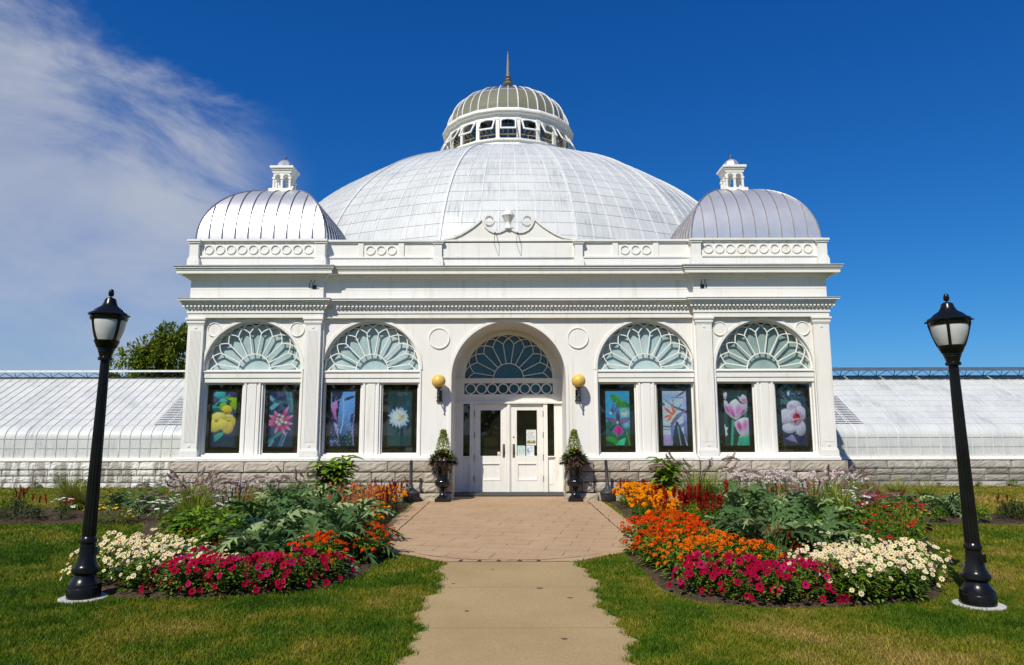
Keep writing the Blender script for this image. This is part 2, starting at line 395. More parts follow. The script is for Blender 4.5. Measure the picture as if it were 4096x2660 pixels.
def course(mb, x0, x1, z0, z1, y, lmin, lmax, seedv, depth=0.03, slope=0.0, **kw):
    rnd = random.Random(seedv); x = x0
    while x < x1 - 0.01:
        w = rnd.uniform(lmin, lmax)
        if x1 - (x+w) < lmin*0.6: w = x1 - x
        rock_face(mb, x, x+w, z0, z1, y, depth, seedv=rnd.randint(0, 99999), slope=slope, **kw); x += w
for s in (-1, 1):
    pl = MB(); mo = MB()
    for (xa, xb, yf) in ((XJ, 8.36, 17.57), (1.9, XJ, 17.64)):
        a, b = sorted((s*xa, s*xb)); k = int(100*xa)+s
        course(pl, a, b, 0.70, 0.965, yf-0.03, 0.6, 1.9, k+1, 0.03, 0.05)
        course(pl, a, b, 0.45, 0.695, yf, 0.45, 0.72, k+2)
        course(pl, a, b, 0.20, 0.445, yf, 0.45, 0.85, k+3)
        course(pl, a, b, -0.05, 0.195, yf-0.05, 0.8, 1.4, k+4, 0.012)
        mo.box(a, b, yf+0.015, yf+0.5, 0, 0.955)
    # outer returns
    for (za, zb, q) in ((0.70, 0.965, 0.03), (0.45, 0.695, 0), (0.20, 0.445, 0), (-0.05, 0.195, 0.05)):
        course(pl, 17.6, 21.6, za, zb, s*(8.36+q), 0.5, 0.8, int(za*100)+s+77, ax='y', sgn=s)
    # entrance piers
    for (za, zb, l, q) in ((0.70, 0.965, 0.7, 0.0), (0.45, 0.695, 0.7, 0.0), (0.20, 0.445, 0.42, 0.0), (-0.05, 0.195, 0.9, 0.06)):
        a, b = sorted((s*(1.40-q*0.3), s*(2.08+q*1.5)))
        course(pl, a, b, za, zb, 17.52-q, l*0.8, l, int(za*100)+s*3+55)
        course(pl, 17.52-q, 17.95, za, zb, s*(1.40-q*0.3), 0.3, 0.6, int(za*100)+s*3+155, ax='y', sgn=-s, depth=0.015)
        course(pl, 17.52-q, 17.70, za, zb, s*(2.08+q*1.5), 0.3, 0.6, int(za*100)+s*3+255, ax='y', sgn=s, depth=0.015)
    mo.box(s*1.42, s*2.06, 17.54, 17.95, 0, 0.95)
    pst = part(pl, 'stone_plinth', STONE); part(mo, 'mortar_bed', MORT, pst)

# sill course, entablature, frieze
def bands(mb, prof, back=0.30, m=None):
    for (z0, z1, e, mi) in prof:
        for s in (-1, 1):
            a, b = sorted((s*(XJ-e), s*(XE+e))); mb.box(a, b, 17.66-e, YP+back, z0, z1, mi)
        mb.box(-(XJ-e), XJ-e, 17.765-e, YC+back, z0, z1, mi)
for s in (-1, 1):
    sill = MB()
    a, b = sorted((s*XJ, s*8.24)); sill.box(a, b, 17.60, YP+0.1, 0.965, 1.03); sill.box(a, b, 17.66, YP+0.1, 1.03, 1.075)
    a, b = sorted((s*1.46, s*XJ)); sill.box(a, b, 17.76, YC+0.1, 0.965, 1.03); sill.box(a, b, 17.82, YC+0.1, 1.03, 1.075)
    part(sill, 'sill_course', WHITE)
ent = MB(); bands(ent, [(4.575, 4.69, 0.0, 0), (4.69, 4.80, 0.022, 0)]); part(ent, 'architrave', WHITE)
lc = MB(); bands(lc, [(4.80, 4.835, 0.035, 0), (4.835, 4.90, 0.055, 0), (4.90, 4.945, 0.12, 0), (4.945, 4.995, 0.145, 0), (4.995, 5.035, 0.20, 0), (5.035, 5.052, 0.215, 1)])
lcn = part(lc, 'lower_cornice', [WHITE, LEAD])
dn = MB()
def dentils(z0, z1, e0, e1, w, sp):
    for s in (-1, 1):
        a, b = sorted((s*(XJ-e1), s*(XE+e1))); k = int((b-a)/sp)
        for i in range(k+1): dn.box(a+i*sp, a+i*sp+w, 17.66-e1, 17.66-e0, z0, z1)
    k = int((2*(XJ-e1))/sp)
    for i in range(k): dn.box(-(XJ-e1)+0.03+i*sp, -(XJ-e1)+0.03+i*sp+w, 17.765-e1, 17.765-e0, z0, z1)
dentils(4.842, 4.898, 0.055, 0.105, 0.055, 0.098); dentils(4.803, 4.832, 0.035, 0.06, 0.03, 0.055)
part(dn, 'dentil_moulding', WHITE, lcn)
fz = MB(); bands(fz, [(5.05, 5.305, -0.02, 0), (5.311, 5.56, -0.02, 0), (5.303, 5.313, -0.03, 0)]); part(fz, 'frieze', WHITE)
uc = MB(); bands(uc, [(5.56, 5.60, 0.03, 0), (5.60, 5.64, 0.08, 0), (5.64, 5.68, 0.13, 0), (5.68, 5.77, 0.245, 0), (5.77, 5.815, 0.265, 0), (5.815, 5.86, 0.295, 0), (5.86, 5.885, 0.32, 1)])
part(uc, 'upper_cornice', [WHITE, LEAD])
# parapet
pp = MB()
bands(pp, [(5.885, 6.165, -0.06, 0), (6.165, 6.205, -0.035, 0), (6.205, 6.575, -0.09, 0), (6.575, 6.605, -0.05, 0), (6.605, 6.655, -0.02, 0)], back=0.12)
for s in (-1, 1):
    a, b = sorted((s*8.11, s*8.10)); 
    pp.box(s*7.99, s*8.11, 17.9, 21.4, 5.96, 6.6)
    for x in (3.86, 2.80): a, b = sorted((s*(x-0.07), s*(x+0.07))); pp.box(a, b, 17.82, 17.86, 6.21, 6.572)
    a, b = sorted((s*5.11, s*4.99)); 
par = part(pp, 'parapet', WHITE)
def rings(xs, yw):
    for x in xs:
        r = MB(); r.ring(x, 6.39, 0.098, 0.126, yw-0.028, yw+0.01, n=28); part(r, 'ring_ornament', WHITE, par)
for s in (-1, 1):
    rings([s*(5.205+0.2875*i) for i in range(10)], 17.75); rings([s*x for x in (3.05, 3.33, 3.61)], 17.855)
for s in (-1, 1):
    for x0, x1, y in ((8.02, 8.25, 17.65), (4.745, 4.985, 17.65), (1.73, 1.935, 17.755)):
        p = MB(); a, b = sorted((s*x0, s*x1))
        p.box(a-0.035, b+0.035, y-0.05, y+0.25, 5.886, 6.10); p.box(a-0.02, b+0.02, y-0.035, y+0.25, 6.10, 6.16)
        p.box(a+0.03, b-0.03, y-0.058, y-0.045, 5.94, 6.06)
        p.box(a, b, y-0.015, y+0.25, 6.16, 6.53); p.box(a-0.03, b+0.03, y-0.045, y+0.25, 6.53, 6.575); p.box(a-0.055, b+0.055, y-0.07, y+0.25, 6.575, 6.625)
        part(p, 'parapet_post', WHITE)
# scrolled pediment
pd = MB(); half = [(-1.725, 6.665), (-1.60, 6.675), (-1.45, 6.71), (-1.245, 6.80), (-1.08, 6.90), (-0.92, 7.01), (-0.80, 7.11), (-0.70, 7.20), (-0.655, 7.13), (-0.60, 7.01), (-0.52, 6.925), (-0.42, 6.87), (-0.32, 6.85), (-0.22, 6.865), (-0.13, 6.905), (-0.06, 6.95), (0, 6.965)]
top = half + [(-x, z) for x, z in half[-2::-1]]
pd.prism([(-1.725, 6.19), (1.725, 6.19)] + top[::-1], 17.815, 18.015)
pd.strip(top, 0.055, 17.775, 17.905)
pd.box(-1.725, 1.725, 17.785, 17.9, 6.17, 6.205)
ped = part(pd, 'pediment', WHITE)
for s in (-1, 1):
    r = MB(); r.ring(s*0.50, 7.185, 0.105, 0.145, 17.775, 17.975, n=36); part(r, 'scroll_ring', WHITE, ped)
u = MB(); u.lathe([(0.15, 6.945), (0.15, 6.985), (0.105, 7.005), (0.075, 7.06), (0.062, 7.11), (0.08, 7.16), (0.125, 7.23), (0.15, 7.29), (0.172, 7.315), (0.165, 7.34), (0.135, 7.35), (0.13, 7.39), (0.10, 7.44), (0.055, 7.475), (0.03, 7.49), (0.025, 7.515), (0.004, 7.53)], 0, 17.88, 24)
part(u, 'urn_finial', WHITE, smooth=True)
# pilasters
for s in (-1, 1):
    for xa, xb in ((7.79, 8.19), (4.795, 5.19)):
        p = MB(); a, b = sorted((s*xa, s*xb))
        p.box(a, b, 17.685, YP+0.01, 1.25, 4.40)
        k = 9; w = (b-a-0.12)/k
        for i in range(k): p.box(a+0.06+i*w+w*0.22, a+0.06+(i+1)*w-w*0.22, 17.677, 17.6845, 1.42, 4.25)
        p.ring((a+b)/2, 1.34, 0.0, 0.035, 17.672, 17.684, n=14); p.ring((a+b)/2, 4.33, 0.0, 0.035, 17.672, 17.684, n=14)
        p.box(a-0.03, b+0.03, 17.655, YP+0.01, 1.075, 1.21); p.box(a-0.015, b+0.015, 17.67, YP+0.01, 1.21, 1.25)
        p.box(a-0.012, b+0.012, 17.672, YP+0.01, 4.40, 4.44); p.box(a-0.03, b+0.03, 17.655, YP+0.01, 4.44, 4.525); p.box(a-0.055, b+0.055, 17.63, YP+0.01, 4.525, 4.572)
        part(p, 'pilaster', WHITE)
# round wall medallions
for s in (-1, 1):
    for x, z, r, y in ((7.54, 4.285, 0.185, YP), (5.42, 4.285, 0.185, YP), (1.785, 4.06, 0.272, YC)):
        m_ = MB(); m_.ring(s*x, z, r-0.022, r, y-0.03, y+0.005, n=40); m_.ring(s*x, z, 0.0, r-0.022, y-0.012, y+0.005, n=40); part(m_, 'roundel', WHITE)

# fan tracery shared by all five arched windows
def fan(mb, xc, zc, R, y0, y1, rin, w):
    mb.ring(xc, zc, rin-w/2, rin+w/2, y0, y1, 0, 180, 26)
    P = lambda a, r: (xc+r*cos(RAD(a)), zc+r*sin(RAD(a)))
    for i in range(10):
        a = 9 + 18*i
        mb.strip([P(a, rin), P(a, 0.79*R)], w, y0+0.001, y1)
        for d in (-1, 1):
            pts = []
            for k in range(9):
                t = k/8; rr = R*(0.79 + 0.205*(1-(1-t)**1.45)); an = a + d*18*(t**1.05)
                if an < 0.3 or an > 179.7: break
                pts.append(P(an, rr))
            if len(pts) > 1: mb.strip(pts, w, y0+0.002*(d+2), y1)
def arched_window(xc, y, frost):
    f = MB()
    f.ring(xc, 3.26, 1.25, 1.315, y-0.028, y+0.01, 0, 180, 48); f.ring(xc, 3.26, 1.205, 1.25, y+0.06, y+0.20, 0, 180, 48)
    for s in (-1, 1):
        f.box(xc+s*1.25, xc+s*1.29, y-0.028, y+0.01, 1.076, 3.26)
        f.box(xc+s*1.212, xc+s*1.249, y+0.06, y+0.25, 1.06, 2.93)
        f.box(xc+s*0.205, xc+s*0.255, y+0.09, y+0.25, 1.12, 2.93)
        f.box(xc+s*0.15, xc+s*0.205, y+0.05, y+0.25, 1.12, 2.93)
    f.box(xc-0.15, xc+0.15, y+0.075, y+0.25, 1.12, 2.93); f.box(xc-0.10, xc+0.10, y+0.055, y+0.075, 1.12, 2.92)
    f.box(xc-1.249, xc+1.249, y+0.03, y+0.25, 1.0605, 1.12)
    f.box(xc-1.249, xc+1.249, y+0.03, y+0.25, 2.93, 3.03); f.box(xc-1.249, xc+1.249, y+0.01, y+0.25, 3.045, 3.19); f.box(xc-1.249, xc+1.249, y+0.05, y+0.25, 3.03, 3.045)
    f.box(xc-1.26, xc+1.26, y-0.02, y+0.25, 3.19, 3.225); f.box(xc-1.23, xc+1.23, y+0.06, y+0.2, 3.225, 3.255)
    w = part(f, 'arched_window', WHITE)
    t = MB(); fan(t, xc, 3.255, 1.215, y+0.09, y+0.13, 0.41, 0.023); part(t, 'fan_tracery', WHITE, w)
    g = MB(); g.ring(xc, 3.2, 0.0, 1.235, y+0.22, y+0.23, 0, 180, 48); part(g, 'frosted_fanlight', frost, w)
    for s in (-1, 1):
        c = MB(); a, b = sorted((xc+s*0.256, xc+s*1.211)); yy_ = y+0.15
        c.box(a, a+0.035, yy_, yy_+0.05, 1.121, 2.929); c.box(b-0.035, b, yy_, yy_+0.05, 1.121, 2.929); c.box(a+0.035, b-0.035, yy_, yy_+0.05, 1.121, 1.15); c.box(a+0.035, b-0.035, yy_, yy_+0.05, 2.885, 2.929)
        part(c, 'casement_frame', WHITE, w)
        p = MB(); p.box(a+0.036, b-0.036, yy_+0.02, yy_+0.026, 1.151, 2.884); part(p, 'window_pane', PANE, w)
    return w
for x, y, fr in ((-6.52, YP, FROST), (-3.52, YC, FROST), (3.52, YC, FROST), (6.52, YP, FROST_G)): arched_window(x, y, fr)

# entrance: arch trim, fanlight, ring transom, doors, sidelights
e = MB()
e.ring(0, 3.04, 1.46, 1.53, YC-0.025, YC+0.01, 0, 180, 48)
for s in (-1, 1): e.box(s*1.46, s*1.53, YC-0.025, YC+0.01, 1.076, 3.04)
e.ring(0, 3.144, 1.215, 1.50, YD, YD+0.10, 0, 180, 48); e.ring(0, 3.144, 1.215, 1.30, YD-0.03, YD, 0, 180, 48)
e.box(-1.46, 1.46, YD-0.05, YD+0.1, 3.085, 3.14); e.box(-1.46, 1.46, YD-0.02, YD+0.1, 3.005, 3.085)
e.box(-1.46, 1.46, YD-0.02, YD+0.1, 2.62, 2.70); e.box(-1.46, 1.46, YD+0.0, YD+0.1, 2.50, 2.62); e.box(-1.46, 1.46, YD-0.06, YD+0.1, 2.44, 2.50)
for s in (-1, 1):
    e.box(s*1.225, s*1.46, YD, YD+0.1, 2.70, 3.005); e.box(s*0.950, s*1.065, YD-0.03, YD+0.1, 0.04, 2.44); e.box(s*1.25, s*1.46, YD, YD+0.1, 0.04, 2.44)
    e.box(s*1.065, s*1.25, YD+0.03, YD+0.1, 0.04, 1.0); e.box(s*1.065, s*1.27, YD-0.03, YD+0.1, 0.985, 1.015); e.box(s*1.09, s*1.22, YD+0.02, YD+0.03, 0.25, 0.85)
e.box(-0.048, 0.048, YD-0.02, YD+0.1, 0.04, 2.44); e.box(-0.022, 0.022, YD-0.04, YD-0.02, 0.04, 2.44)
E_ = part(e, 'door_surround', WHITE)
t = MB(); fan(t, 0, 3.144, 1.22, YD+0.03, YD+0.07, 0.415, 0.024); part(t, 'fan_tracery', WHITE, E_)
g = MB(); g.ring(0, 3.13, 0, 1.23, YD+0.105, YD+0.115, 0, 180, 48); part(g, 'dark_fanlight', FAN_D, E_)
t = MB()
for i in range(8): t.ring(-1.05+0.3*i, 2.853, 0.118, 0.150, YD+0.005+0.001*(i % 2), YD+0.05, n=30)
part(t, 'ring_transom', WHITE, E_)
g = MB(); g.box(-1.23, 1.23, YD+0.105, YD+0.115, 2.69, 3.01); part(g, 'transom_pane', FAN_D, E_)
for s in (-1, 1):
    g = MB(); a, b = sorted((s*1.06, s*1.255)); g.box(a, b, YD+0.06, YD+0.066, 1.0, 2.45); part(g, 'sidelight_pane', PANE, E_)
    d = MB(); X = lambda x: s*x
    y0, y1 = YD+0.02, YD+0.07
    for (xa, xb, za, zb) in ((0.053, 0.222, 0.055, 2.43), (0.778, 0.945, 0.055, 2.43), (0.222, 0.778, 2.26, 2.43), (0.222, 0.778, 0.83, 1.02), (0.222, 0.778, 0.055, 0.36)):
        d.box(X(xa), X(xb), y0, y1, za, zb)
    d.box(X(0.222), X(0.778), y0+0.022, y1, 0.36, 0.83)
    for (xa, xb, za, zb) in ((0.222, 0.778, 0.80, 0.83), (0.222, 0.778, 0.36, 0.39), (0.222, 0.252, 0.39, 0.80), (0.748, 0.778, 0.39, 0.80)): d.box(X(xa), X(xb), y0-0.008, y0+0.0215, za, zb)
    D_ = part(d, 'door', WHITE)
    g = MB(); a, b = sorted((X(0.222), X(0.778))); g.box(a, b, y0+0.03, y0+0.036, 1.02, 2.26); part(g, 'door_pane', PANE, D_)
    h = MB(); a, b = sorted((X(0.105), X(0.168))); h.box(a, b, y0-0.012, y0, 0.98, 1.34)
    xm = X(0.137); h.tube([(xm, y0-0.012, 1.05), (xm, y0-0.05, 1.08), (xm, y0-0.06, 1.16), (xm, y0-0.05, 1.24), (xm, y0-0.012, 1.27)], [0.010, 0.012, 0.015, 0.012, 0.010], 8)
    part(h, 'door_handle', BRONZE, D_, smooth=True)
    h = MB()
    for z in (0.33, 0.90, 1.50, 2.08):
        h = MB(); h.box(X(0.938), X(0.957), y0-0.054, y0-0.005, z, z+0.16); part(h, 'hinge', BRONZE, D_)
    if s > 0:
        k = MB(); k.lathe([(0.022, 0), (0.022, 0.014), (0.012, 0.02)], 0, 0, 14); o = part(k, 'lock_cylinder', BRONZE, D_)
        o.matrix_parent_inverse = o.matrix_parent_inverse @ (Matrix.Translation((0.135, y0, 1.53)) @ Matrix.Rotation(RAD(90), 4, 'X'))

# the two square metal corner domes with their cupolas
def corner_dome(s):
    xc, yc, w0, z0, hh = s*6.53, 19.62, 1.70, 6.66, 1.88
    prof = [(w0*cos(RAD(a)), z0+hh*sin(RAD(a))) for a in np.linspace(0, 84, 22)] + [(0.0, z0+hh)]
    d = MB()
    for k in range(4):
        P = []
        for (w, z) in prof:
            row = []
            for i in range(11):
                q = -w + 2*w*i/10; x, y = (q, -w) if k == 0 else (w, q) if k == 1 else (-q, w) if k == 2 else (-w, -q)
                row.append((xc+x, yc+y, z))
            P.append(row)
        d.grid(P)
    dome = part(d, 'corner_dome', ZINC, smooth=True, angle=50)
    ss = MB()
    for k in range(4):
        for i in range(1, 10):
            q = -w0 + 2*w0*i/10; pts = []
            for a in np.linspace(0, 90, 30):
                w, z = w0*cos(RAD(a)), z0+hh*sin(RAD(a))
                if w < abs(q): break
                x, y = (q, -w-0.012) if k == 0 else (w+0.012, q) if k == 1 else (-q, w+0.012) if k == 2 else (-w-0.012, -q)
                pts.append((xc+x, yc+y, z+0.008))
            ss.tube(pts, 0.016, 4)
    for sx_ in (-1, 1):
        for sy_ in (-1, 1): ss.tube([(xc+sx_*(w+0.008), yc+sy_*(w+0.008), z+0.005) for (w, z) in prof[:-1]], 0.02, 4)
    part(ss, 'roof_seam', SEAM, dome)
    bb = MB(); bb.box(xc-w0-0.06, xc+w0+0.06, yc-w0-0.06, yc+w0+0.06, 6.30, 6.685); part(bb, 'dome_base', LEAD, dome)
    c = MB(); c.box(xc-0.345, xc+0.345, yc-0.345, yc+0.345, 8.42, 8.60); part(c, 'cupola_base', WHITE, dome)
    for i in range(3):
        for j in range(3):
            if i == 1 and j == 1: continue
            x, y = xc+(i-1)*0.23, yc+(j-1)*0.23; q = MB()
            q.box(x-0.042, x+0.042, y-0.042, y+0.042, 8.60, 8.645); q.box(x-0.027, x+0.027, y-0.027, y+0.027, 8.645, 8.90); q.box(x-0.042, x+0.042, y-0.042, y+0.042, 8.90, 8.95)
            part(q, 'cupola_column', WHITE, dome)
    c = MB()
    for (dx, dy, ax) in ((0, -0.23, 'x'), (0, 0.23, 'x'), (-0.23, 0, 'y'), (0.23, 0, 'y')):
        for h_ in (-1, 1):
            m0 = h_*0.115; pts = [(m0-0.115, 8.95)] + [(m0+0.083*cos(t), 8.97+0.083*sin(t)) for t in np.linspace(pi, 0, 14)] + [(m0+0.115, 8.95), (m0+0.115, 9.09), (m0-0.115, 9.09)]
            for a, b in zip(pts[1:15], pts[2:15]):
                for off in (-0.026, 0.026):
                    f4 = [(a[0], a[1]), (b[0], b[1]), (b[0], 9.09), (a[0], 9.09)]
                    c.quad(*[((xc+u_, yc+dy+off, v_) if ax == 'x' else (xc+dx+off, yc+u_, v_)) for u_, v_ in f4])
                c.quad(*[((xc+u_, yc+dy+o_, v_) if ax == 'x' else (xc+dx+o_, yc+u_, v_)) for (u_, v_, o_) in ((a[0], a[1], -0.026), (b[0], b[1], -0.026), (b[0], b[1], 0.026), (a[0], a[1], 0.026))])
            for q in (m0-0.115, m0+0.083):
                if ax == 'x': c.box(xc+q, xc+q+0.032, yc+dy-0.026, yc+dy+0.026, 8.95, 9.09)
                else: c.box(xc+dx-0.0265, xc+dx+0.0265, yc+q, yc+q+0.032, 8.95, 9.09)
    for (z0_, z1_, h_) in ((9.09, 9.16, 0.27), (9.16, 9.22, 0.295), (9.22, 9.285, 0.335)): c.box(xc-h_, xc+h_, yc-h_, yc+h_, z0_, z1_)
    part(c, 'cupola_arcade', WHITE, dome)
    c = MB(); c.lathe([(0.25, 9.285)] + [(0.245*cos(RAD(a)), 9.285+0.28*sin(RAD(a))) for a in range(0, 90, 10)] + [(0.005, 9.565)], xc, yc, 8); part(c, 'cupola_cap', ZINC, dome)
    c = MB(); c.lathe([(0.03, 9.55), (0.022, 9.60), (0.030, 9.64), (0.034, 9.67), (0.018, 9.70), (0.004, 9.71)], xc, yc, 10); part(c, 'cupola_finial', BRONZE, dome, smooth=True)
for s in (-1, 1): corner_dome(s)

# small metal fittings fixed to the front
IRON = plain('dark_iron', (0.03, 0.028, 0.026), 0.5, 0.3)
for s in (-1, 1):
    w = MB(); y = 17.68
    for dx in (0.0, 0.085):
        x = s*5.02 + dx*-1*s; pts = []
        for k in range(8):
            t = k/7; pts.append((x-0.02+0.014*sin(t*9)-0.05*(1-t)*0 + 0.10*(t-1)*(-1 if s > 0 else 1), y-0.16*t, 5.36+0.16*t))
        w.tube(pts, 0.010, 5)
    w.box(s*4.99-0.05, s*4.99+0.05, y-0.012, y, 5.32, 5.42)
    o = w.build('wall_bracket', IRON)
    tag(o, 'twisted dark iron bracket on the frieze near the %s corner dome' % ('left' if s < 0 else 'right'), 'bracket', 'iron brackets on the frieze')
    w = MB(); x = s*0.29-0.03; y = 17.815
    w.tube([(x, y, 6.82), (x-0.03, y-0.24, 6.79)], 0.010, 5); w.tube([(x-0.03, y-0.24, 6.79), (x-0.045, y-0.26, 6.49)], 0.006, 5); w.tube([(x-0.045, y-0.26, 6.49), (x-0.02, y, 6.47)], 0.006, 5)
    o = w.build('metal_rod', IRON); tag(o, 'thin metal rod bracket on the scrolled pediment, the one %s of the urn' % ('left' if s < 0 else 'right'), 'bracket', 'rod brackets on the pediment')
# ------------------------------------------------------------------ great glass dome behind
DY = 33.0
H_ = empty('domed_glasshouse', (0, DY, 0), 'great round whitewashed glass dome rising behind the entrance building, topped by a lantern', 'glasshouse')
def hpart(mb, name, mats, parent=None, **kw):
    par = H_ if parent is None else parent
    o = mb.build(name, mats, None, **kw); o.parent = par
    if par is H_: o.matrix_parent_inverse = Matrix.Translation((0, -DY, 0))
    return o
DA, DB, DZ = 11.6, 8.45, 6.0
prof = []
a0 = math.acos(2.95/DA)
for t in np.linspace(0, a0, 26): prof.append((DA*cos(t), DZ+DB*sin(t)))
arc = [0.0]
for (p, q) in zip(prof, prof[1:]): arc.append(arc[-1]+sqrt((q[0]-p[0])**2+(q[1]-p[1])**2))
NR = 26; row_h = arc[-1]/NR
def on_arc(sv):
    for i in range(len(arc)-1):
        if sv <= arc[i+1] + 1e-9:
            t = (sv-arc[i])/(arc[i+1]-arc[i]); return (prof[i][0]+(prof[i+1][0]-prof[i][0])*t, prof[i][1]+(prof[i+1][1]-prof[i][1])*t)
    return prof[-1]
NM = 112; NF = 16
def facet(a):
    """radius factor: nine gently flattened gores"""
    w = 2*pi/NF; d = ((a + pi/2 + w/2) % w) - w/2
    return 1.0 - 0.010*(1-(abs(d)/(w/2))**2)*1.0
def dome_pt(k, sv, off=0.0):
    r, z = on_arc(sv); a = -pi/2 + (k-NM/NF/2)*2*pi/NM; f = facet(a); r2 = r*f + off
    return (r2*cos(a), DY + r2*sin(a), z + off*0.6)
gd = MB(); P = []; U = []
for j in range(2*NR+1):
    sv = arc[-1]*j/(2*NR); P.append([dome_pt(k, sv) for k in range(NM+1)]); U.append([(k, sv/row_h) for k in range(NM+1)])
gd.grid(P, 0, False, U)
skin = hpart(gd, 'glass_dome', WASH, smooth=True, angle=60)
rb = MB()
for k in range(NM):
    mj = k % (NM//NF) == 0; w = 0.075 if mj else 0.026; h = 0.04 if mj else 0.016
    a = -pi/2 + (k-NM/NF/2)*2*pi/NM; tx, ty = -sin(a)*w/2, cos(a)*w/2; Pk = []
    for j in range(31):
        sv = arc[-1]*j/30; b = dome_pt(k, sv, -0.01); o = dome_pt(k, sv, h)
        Pk.append([(b[0]-tx, b[1]-ty, b[2]), (o[0]-tx, o[1]-ty, o[2]), (o[0]+tx, o[1]+ty, o[2]), (b[0]+tx, b[1]+ty, b[2])])
    rb.grid(Pk)
hpart(rb, 'dome_rib', BAR, skin)
lp = MB()
for j in range(1, NR):
    sv = row_h*j
    lp.grid([[dome_pt(k, sv-0.007, 0.008) for k in range(NM+1)], [dome_pt(k, sv+0.007, 0.008) for k in range(NM+1)]])
hpart(lp, 'glass_lap', BAR_D, skin)
dr = MB(); dr.lathe([(11.3, 0.0), (11.3, 1.0), (11.28, 1.0), (11.28, 5.9), (11.4, 5.9), (11.4, 6.05), (11.2, 6.1)], 0, DY, 72, cap=False); hpart(dr, 'drum_wall', WHITE)
# lantern
NLF = 20
def lan(k, r, z): a = -pi/2 + (k-0.5)*2*pi/NLF; return Vector((r*cos(a), DY + r*sin(a), z))
ln_ = MB()
def lring(mb, r0, z0, r1, z1, m=0): mb.grid([[tuple(lan(k, r0, z0)) for k in range(NLF+1)], [tuple(lan(k, r1, z1)) for k in range(NLF+1)]], m)
for a, b in (((3.12, 14.0), (3.12, 14.62)), ((3.12, 14.62), (3.20, 14.64)), ((3.20, 14.64), (3.20, 14.72)), ((3.20, 14.72), (2.9, 14.75)), ((2.92, 14.74), (2.92, 14.0))): lring(ln_, *a, *b)
for a, b in (((3.03, 15.74), (3.03, 15.92)), ((3.03, 15.92), (3.16, 15.94)), ((3.16, 15.94), (3.16, 16.0)), ((3.16, 16.0), (3.24, 16.02)), ((3.24, 16.02), (3.24, 16.08)), ((3.24, 16.08), (3.17, 16.18)), ((3.17, 16.18), (3.02, 16.24)), ((2.92, 15.74), (2.92, 16.22)), ((3.03, 15.74), (2.92, 15.74))): lring(ln_, *a, *b)
for k in range(NLF):
    c = lan(k, 3.0, 0); n = (c-Vector((0, DY, 0))).normalized(); t = Vector((-n.y, n.x, 0))
    for (wd, dp, z0, z1, ro) in ((0.085, 0.10, 14.72, 15.76, 0.05), (0.115, 0.12, 14.64, 14.80, 0.07), (0.11, 0.12, 15.66, 15.76, 0.06)):
        pts = [c+n*(ro)-t*wd, c+n*ro+t*wd, c+n*(ro-dp)+t*wd, c+n*(ro-dp)-t*wd]
        i = len(ln_.v); ln_.v += [(p.x, p.y, z0) for p in pts]+[(p.x, p.y, z1) for p in pts]
        for f in ((0, 1, 5, 4), (1, 2, 6, 5), (2, 3, 7, 6), (3, 0, 4, 7), (4, 5, 6, 7), (3, 2, 1, 0)): ln_.f.append(tuple(i+q for q in f)); ln_.m.append(0); ln_.uv.append(None)
lant = hpart(ln_, 'lantern', WHITE)
YEL = plain('ochre_sash_bar', (0.42, 0.34, 0.17), 0.6)
for k in range(NLF):
    p0, p1 = lan(k, 2.98, 0), lan(k+1, 2.98, 0); c = (p0+p1)/2; n = (c-Vector((0, DY, 0))).normalized(); t = Vector((-n.y, n.x, 0))
    hw = (p1-p0).length/2 - 0.10; hgt = 0.74; tilt = RAD(30); dn_ = Vector((0, 0, -cos(tilt))) + n*sin(tilt); topc = c + n*0.05 + Vector((0, 0, 15.72))
    out_n = n*cos(tilt) + Vector((0, 0, sin(tilt)))
    s_ = MB(); L = lambda u, v, d=0.0: tuple(topc + t*u + dn_*v + out_n*d)
    def bar(u0, u1, v0, v1):
        q = [(u0, v0), (u1, v0), (u1, v1), (u0, v1)]; i = len(s_.v)
        s_.v += [L(u, v, 0.025) for u, v in q] + [L(u, v, -0.025) for u, v in q]
        for f in ((0, 1, 2, 3), (7, 6, 5, 4), (0, 4, 5, 1), (1, 5, 6, 2), (2, 6, 7, 3), (3, 7, 4, 0)): s_.f.append(tuple(i+z for z in f)); s_.m.append(0); s_.uv.append(None)
    bar(-hw, -hw+0.06, 0, hgt); bar(hw-0.06, hw, 0, hgt); bar(-hw+0.06, hw-0.06, hgt-0.07, hgt)
    for i in range(8):      # arched head of the sash
        u0, u1 = -hw+0.06+(2*hw-0.12)*i/8, -hw+0.06+(2*hw-0.12)*(i+1)/8; um = (u0+u1)/2/(hw-0.06)
        bar(u0, u1, 0, 0.06+0.10*um*um)
    sash = hpart(s_, 'open_sash', WHITE, lant)
    st = MB(); st.tube([tuple(c+Vector((0, 0, 14.98))-t*hw), tuple(c+Vector((0, 0, 14.98))+t*hw)], 0.02, 5)
    for u in (-0.6, 0.0, 0.6): st.tube([tuple(c+Vector((0, 0, 14.95))+t*hw*u-n*0.1), L(hw*u, hgt-0.04)], 0.012, 4)
    st.box(c.x-0.01, c.x+0.01, c.y-0.01, c.y+0.01, 14.75, 15.0)
    hpart(st, 'sash_stay', YEL, lant)
ld = MB(); lprof = []
for q in np.linspace(0, 1, 17):
    a = q*pi/2; r = 3.0*(cos(a)**0.92)*(1+0.012*sin(2*a)); lprof.append((max(r, 0.42), 16.24+2.02*sin(a)))
lprof = [p for i, p in enumerate(lprof) if i == 0 or p[0] > 0.43] + [(0.42, 18.24)]
ld.grid([[tuple(lan(k, r, z)) for k in range(NLF+1)] for r, z in lprof]); hpart(ld, 'lantern_dome', LGLASS, lant)
lr = MB()
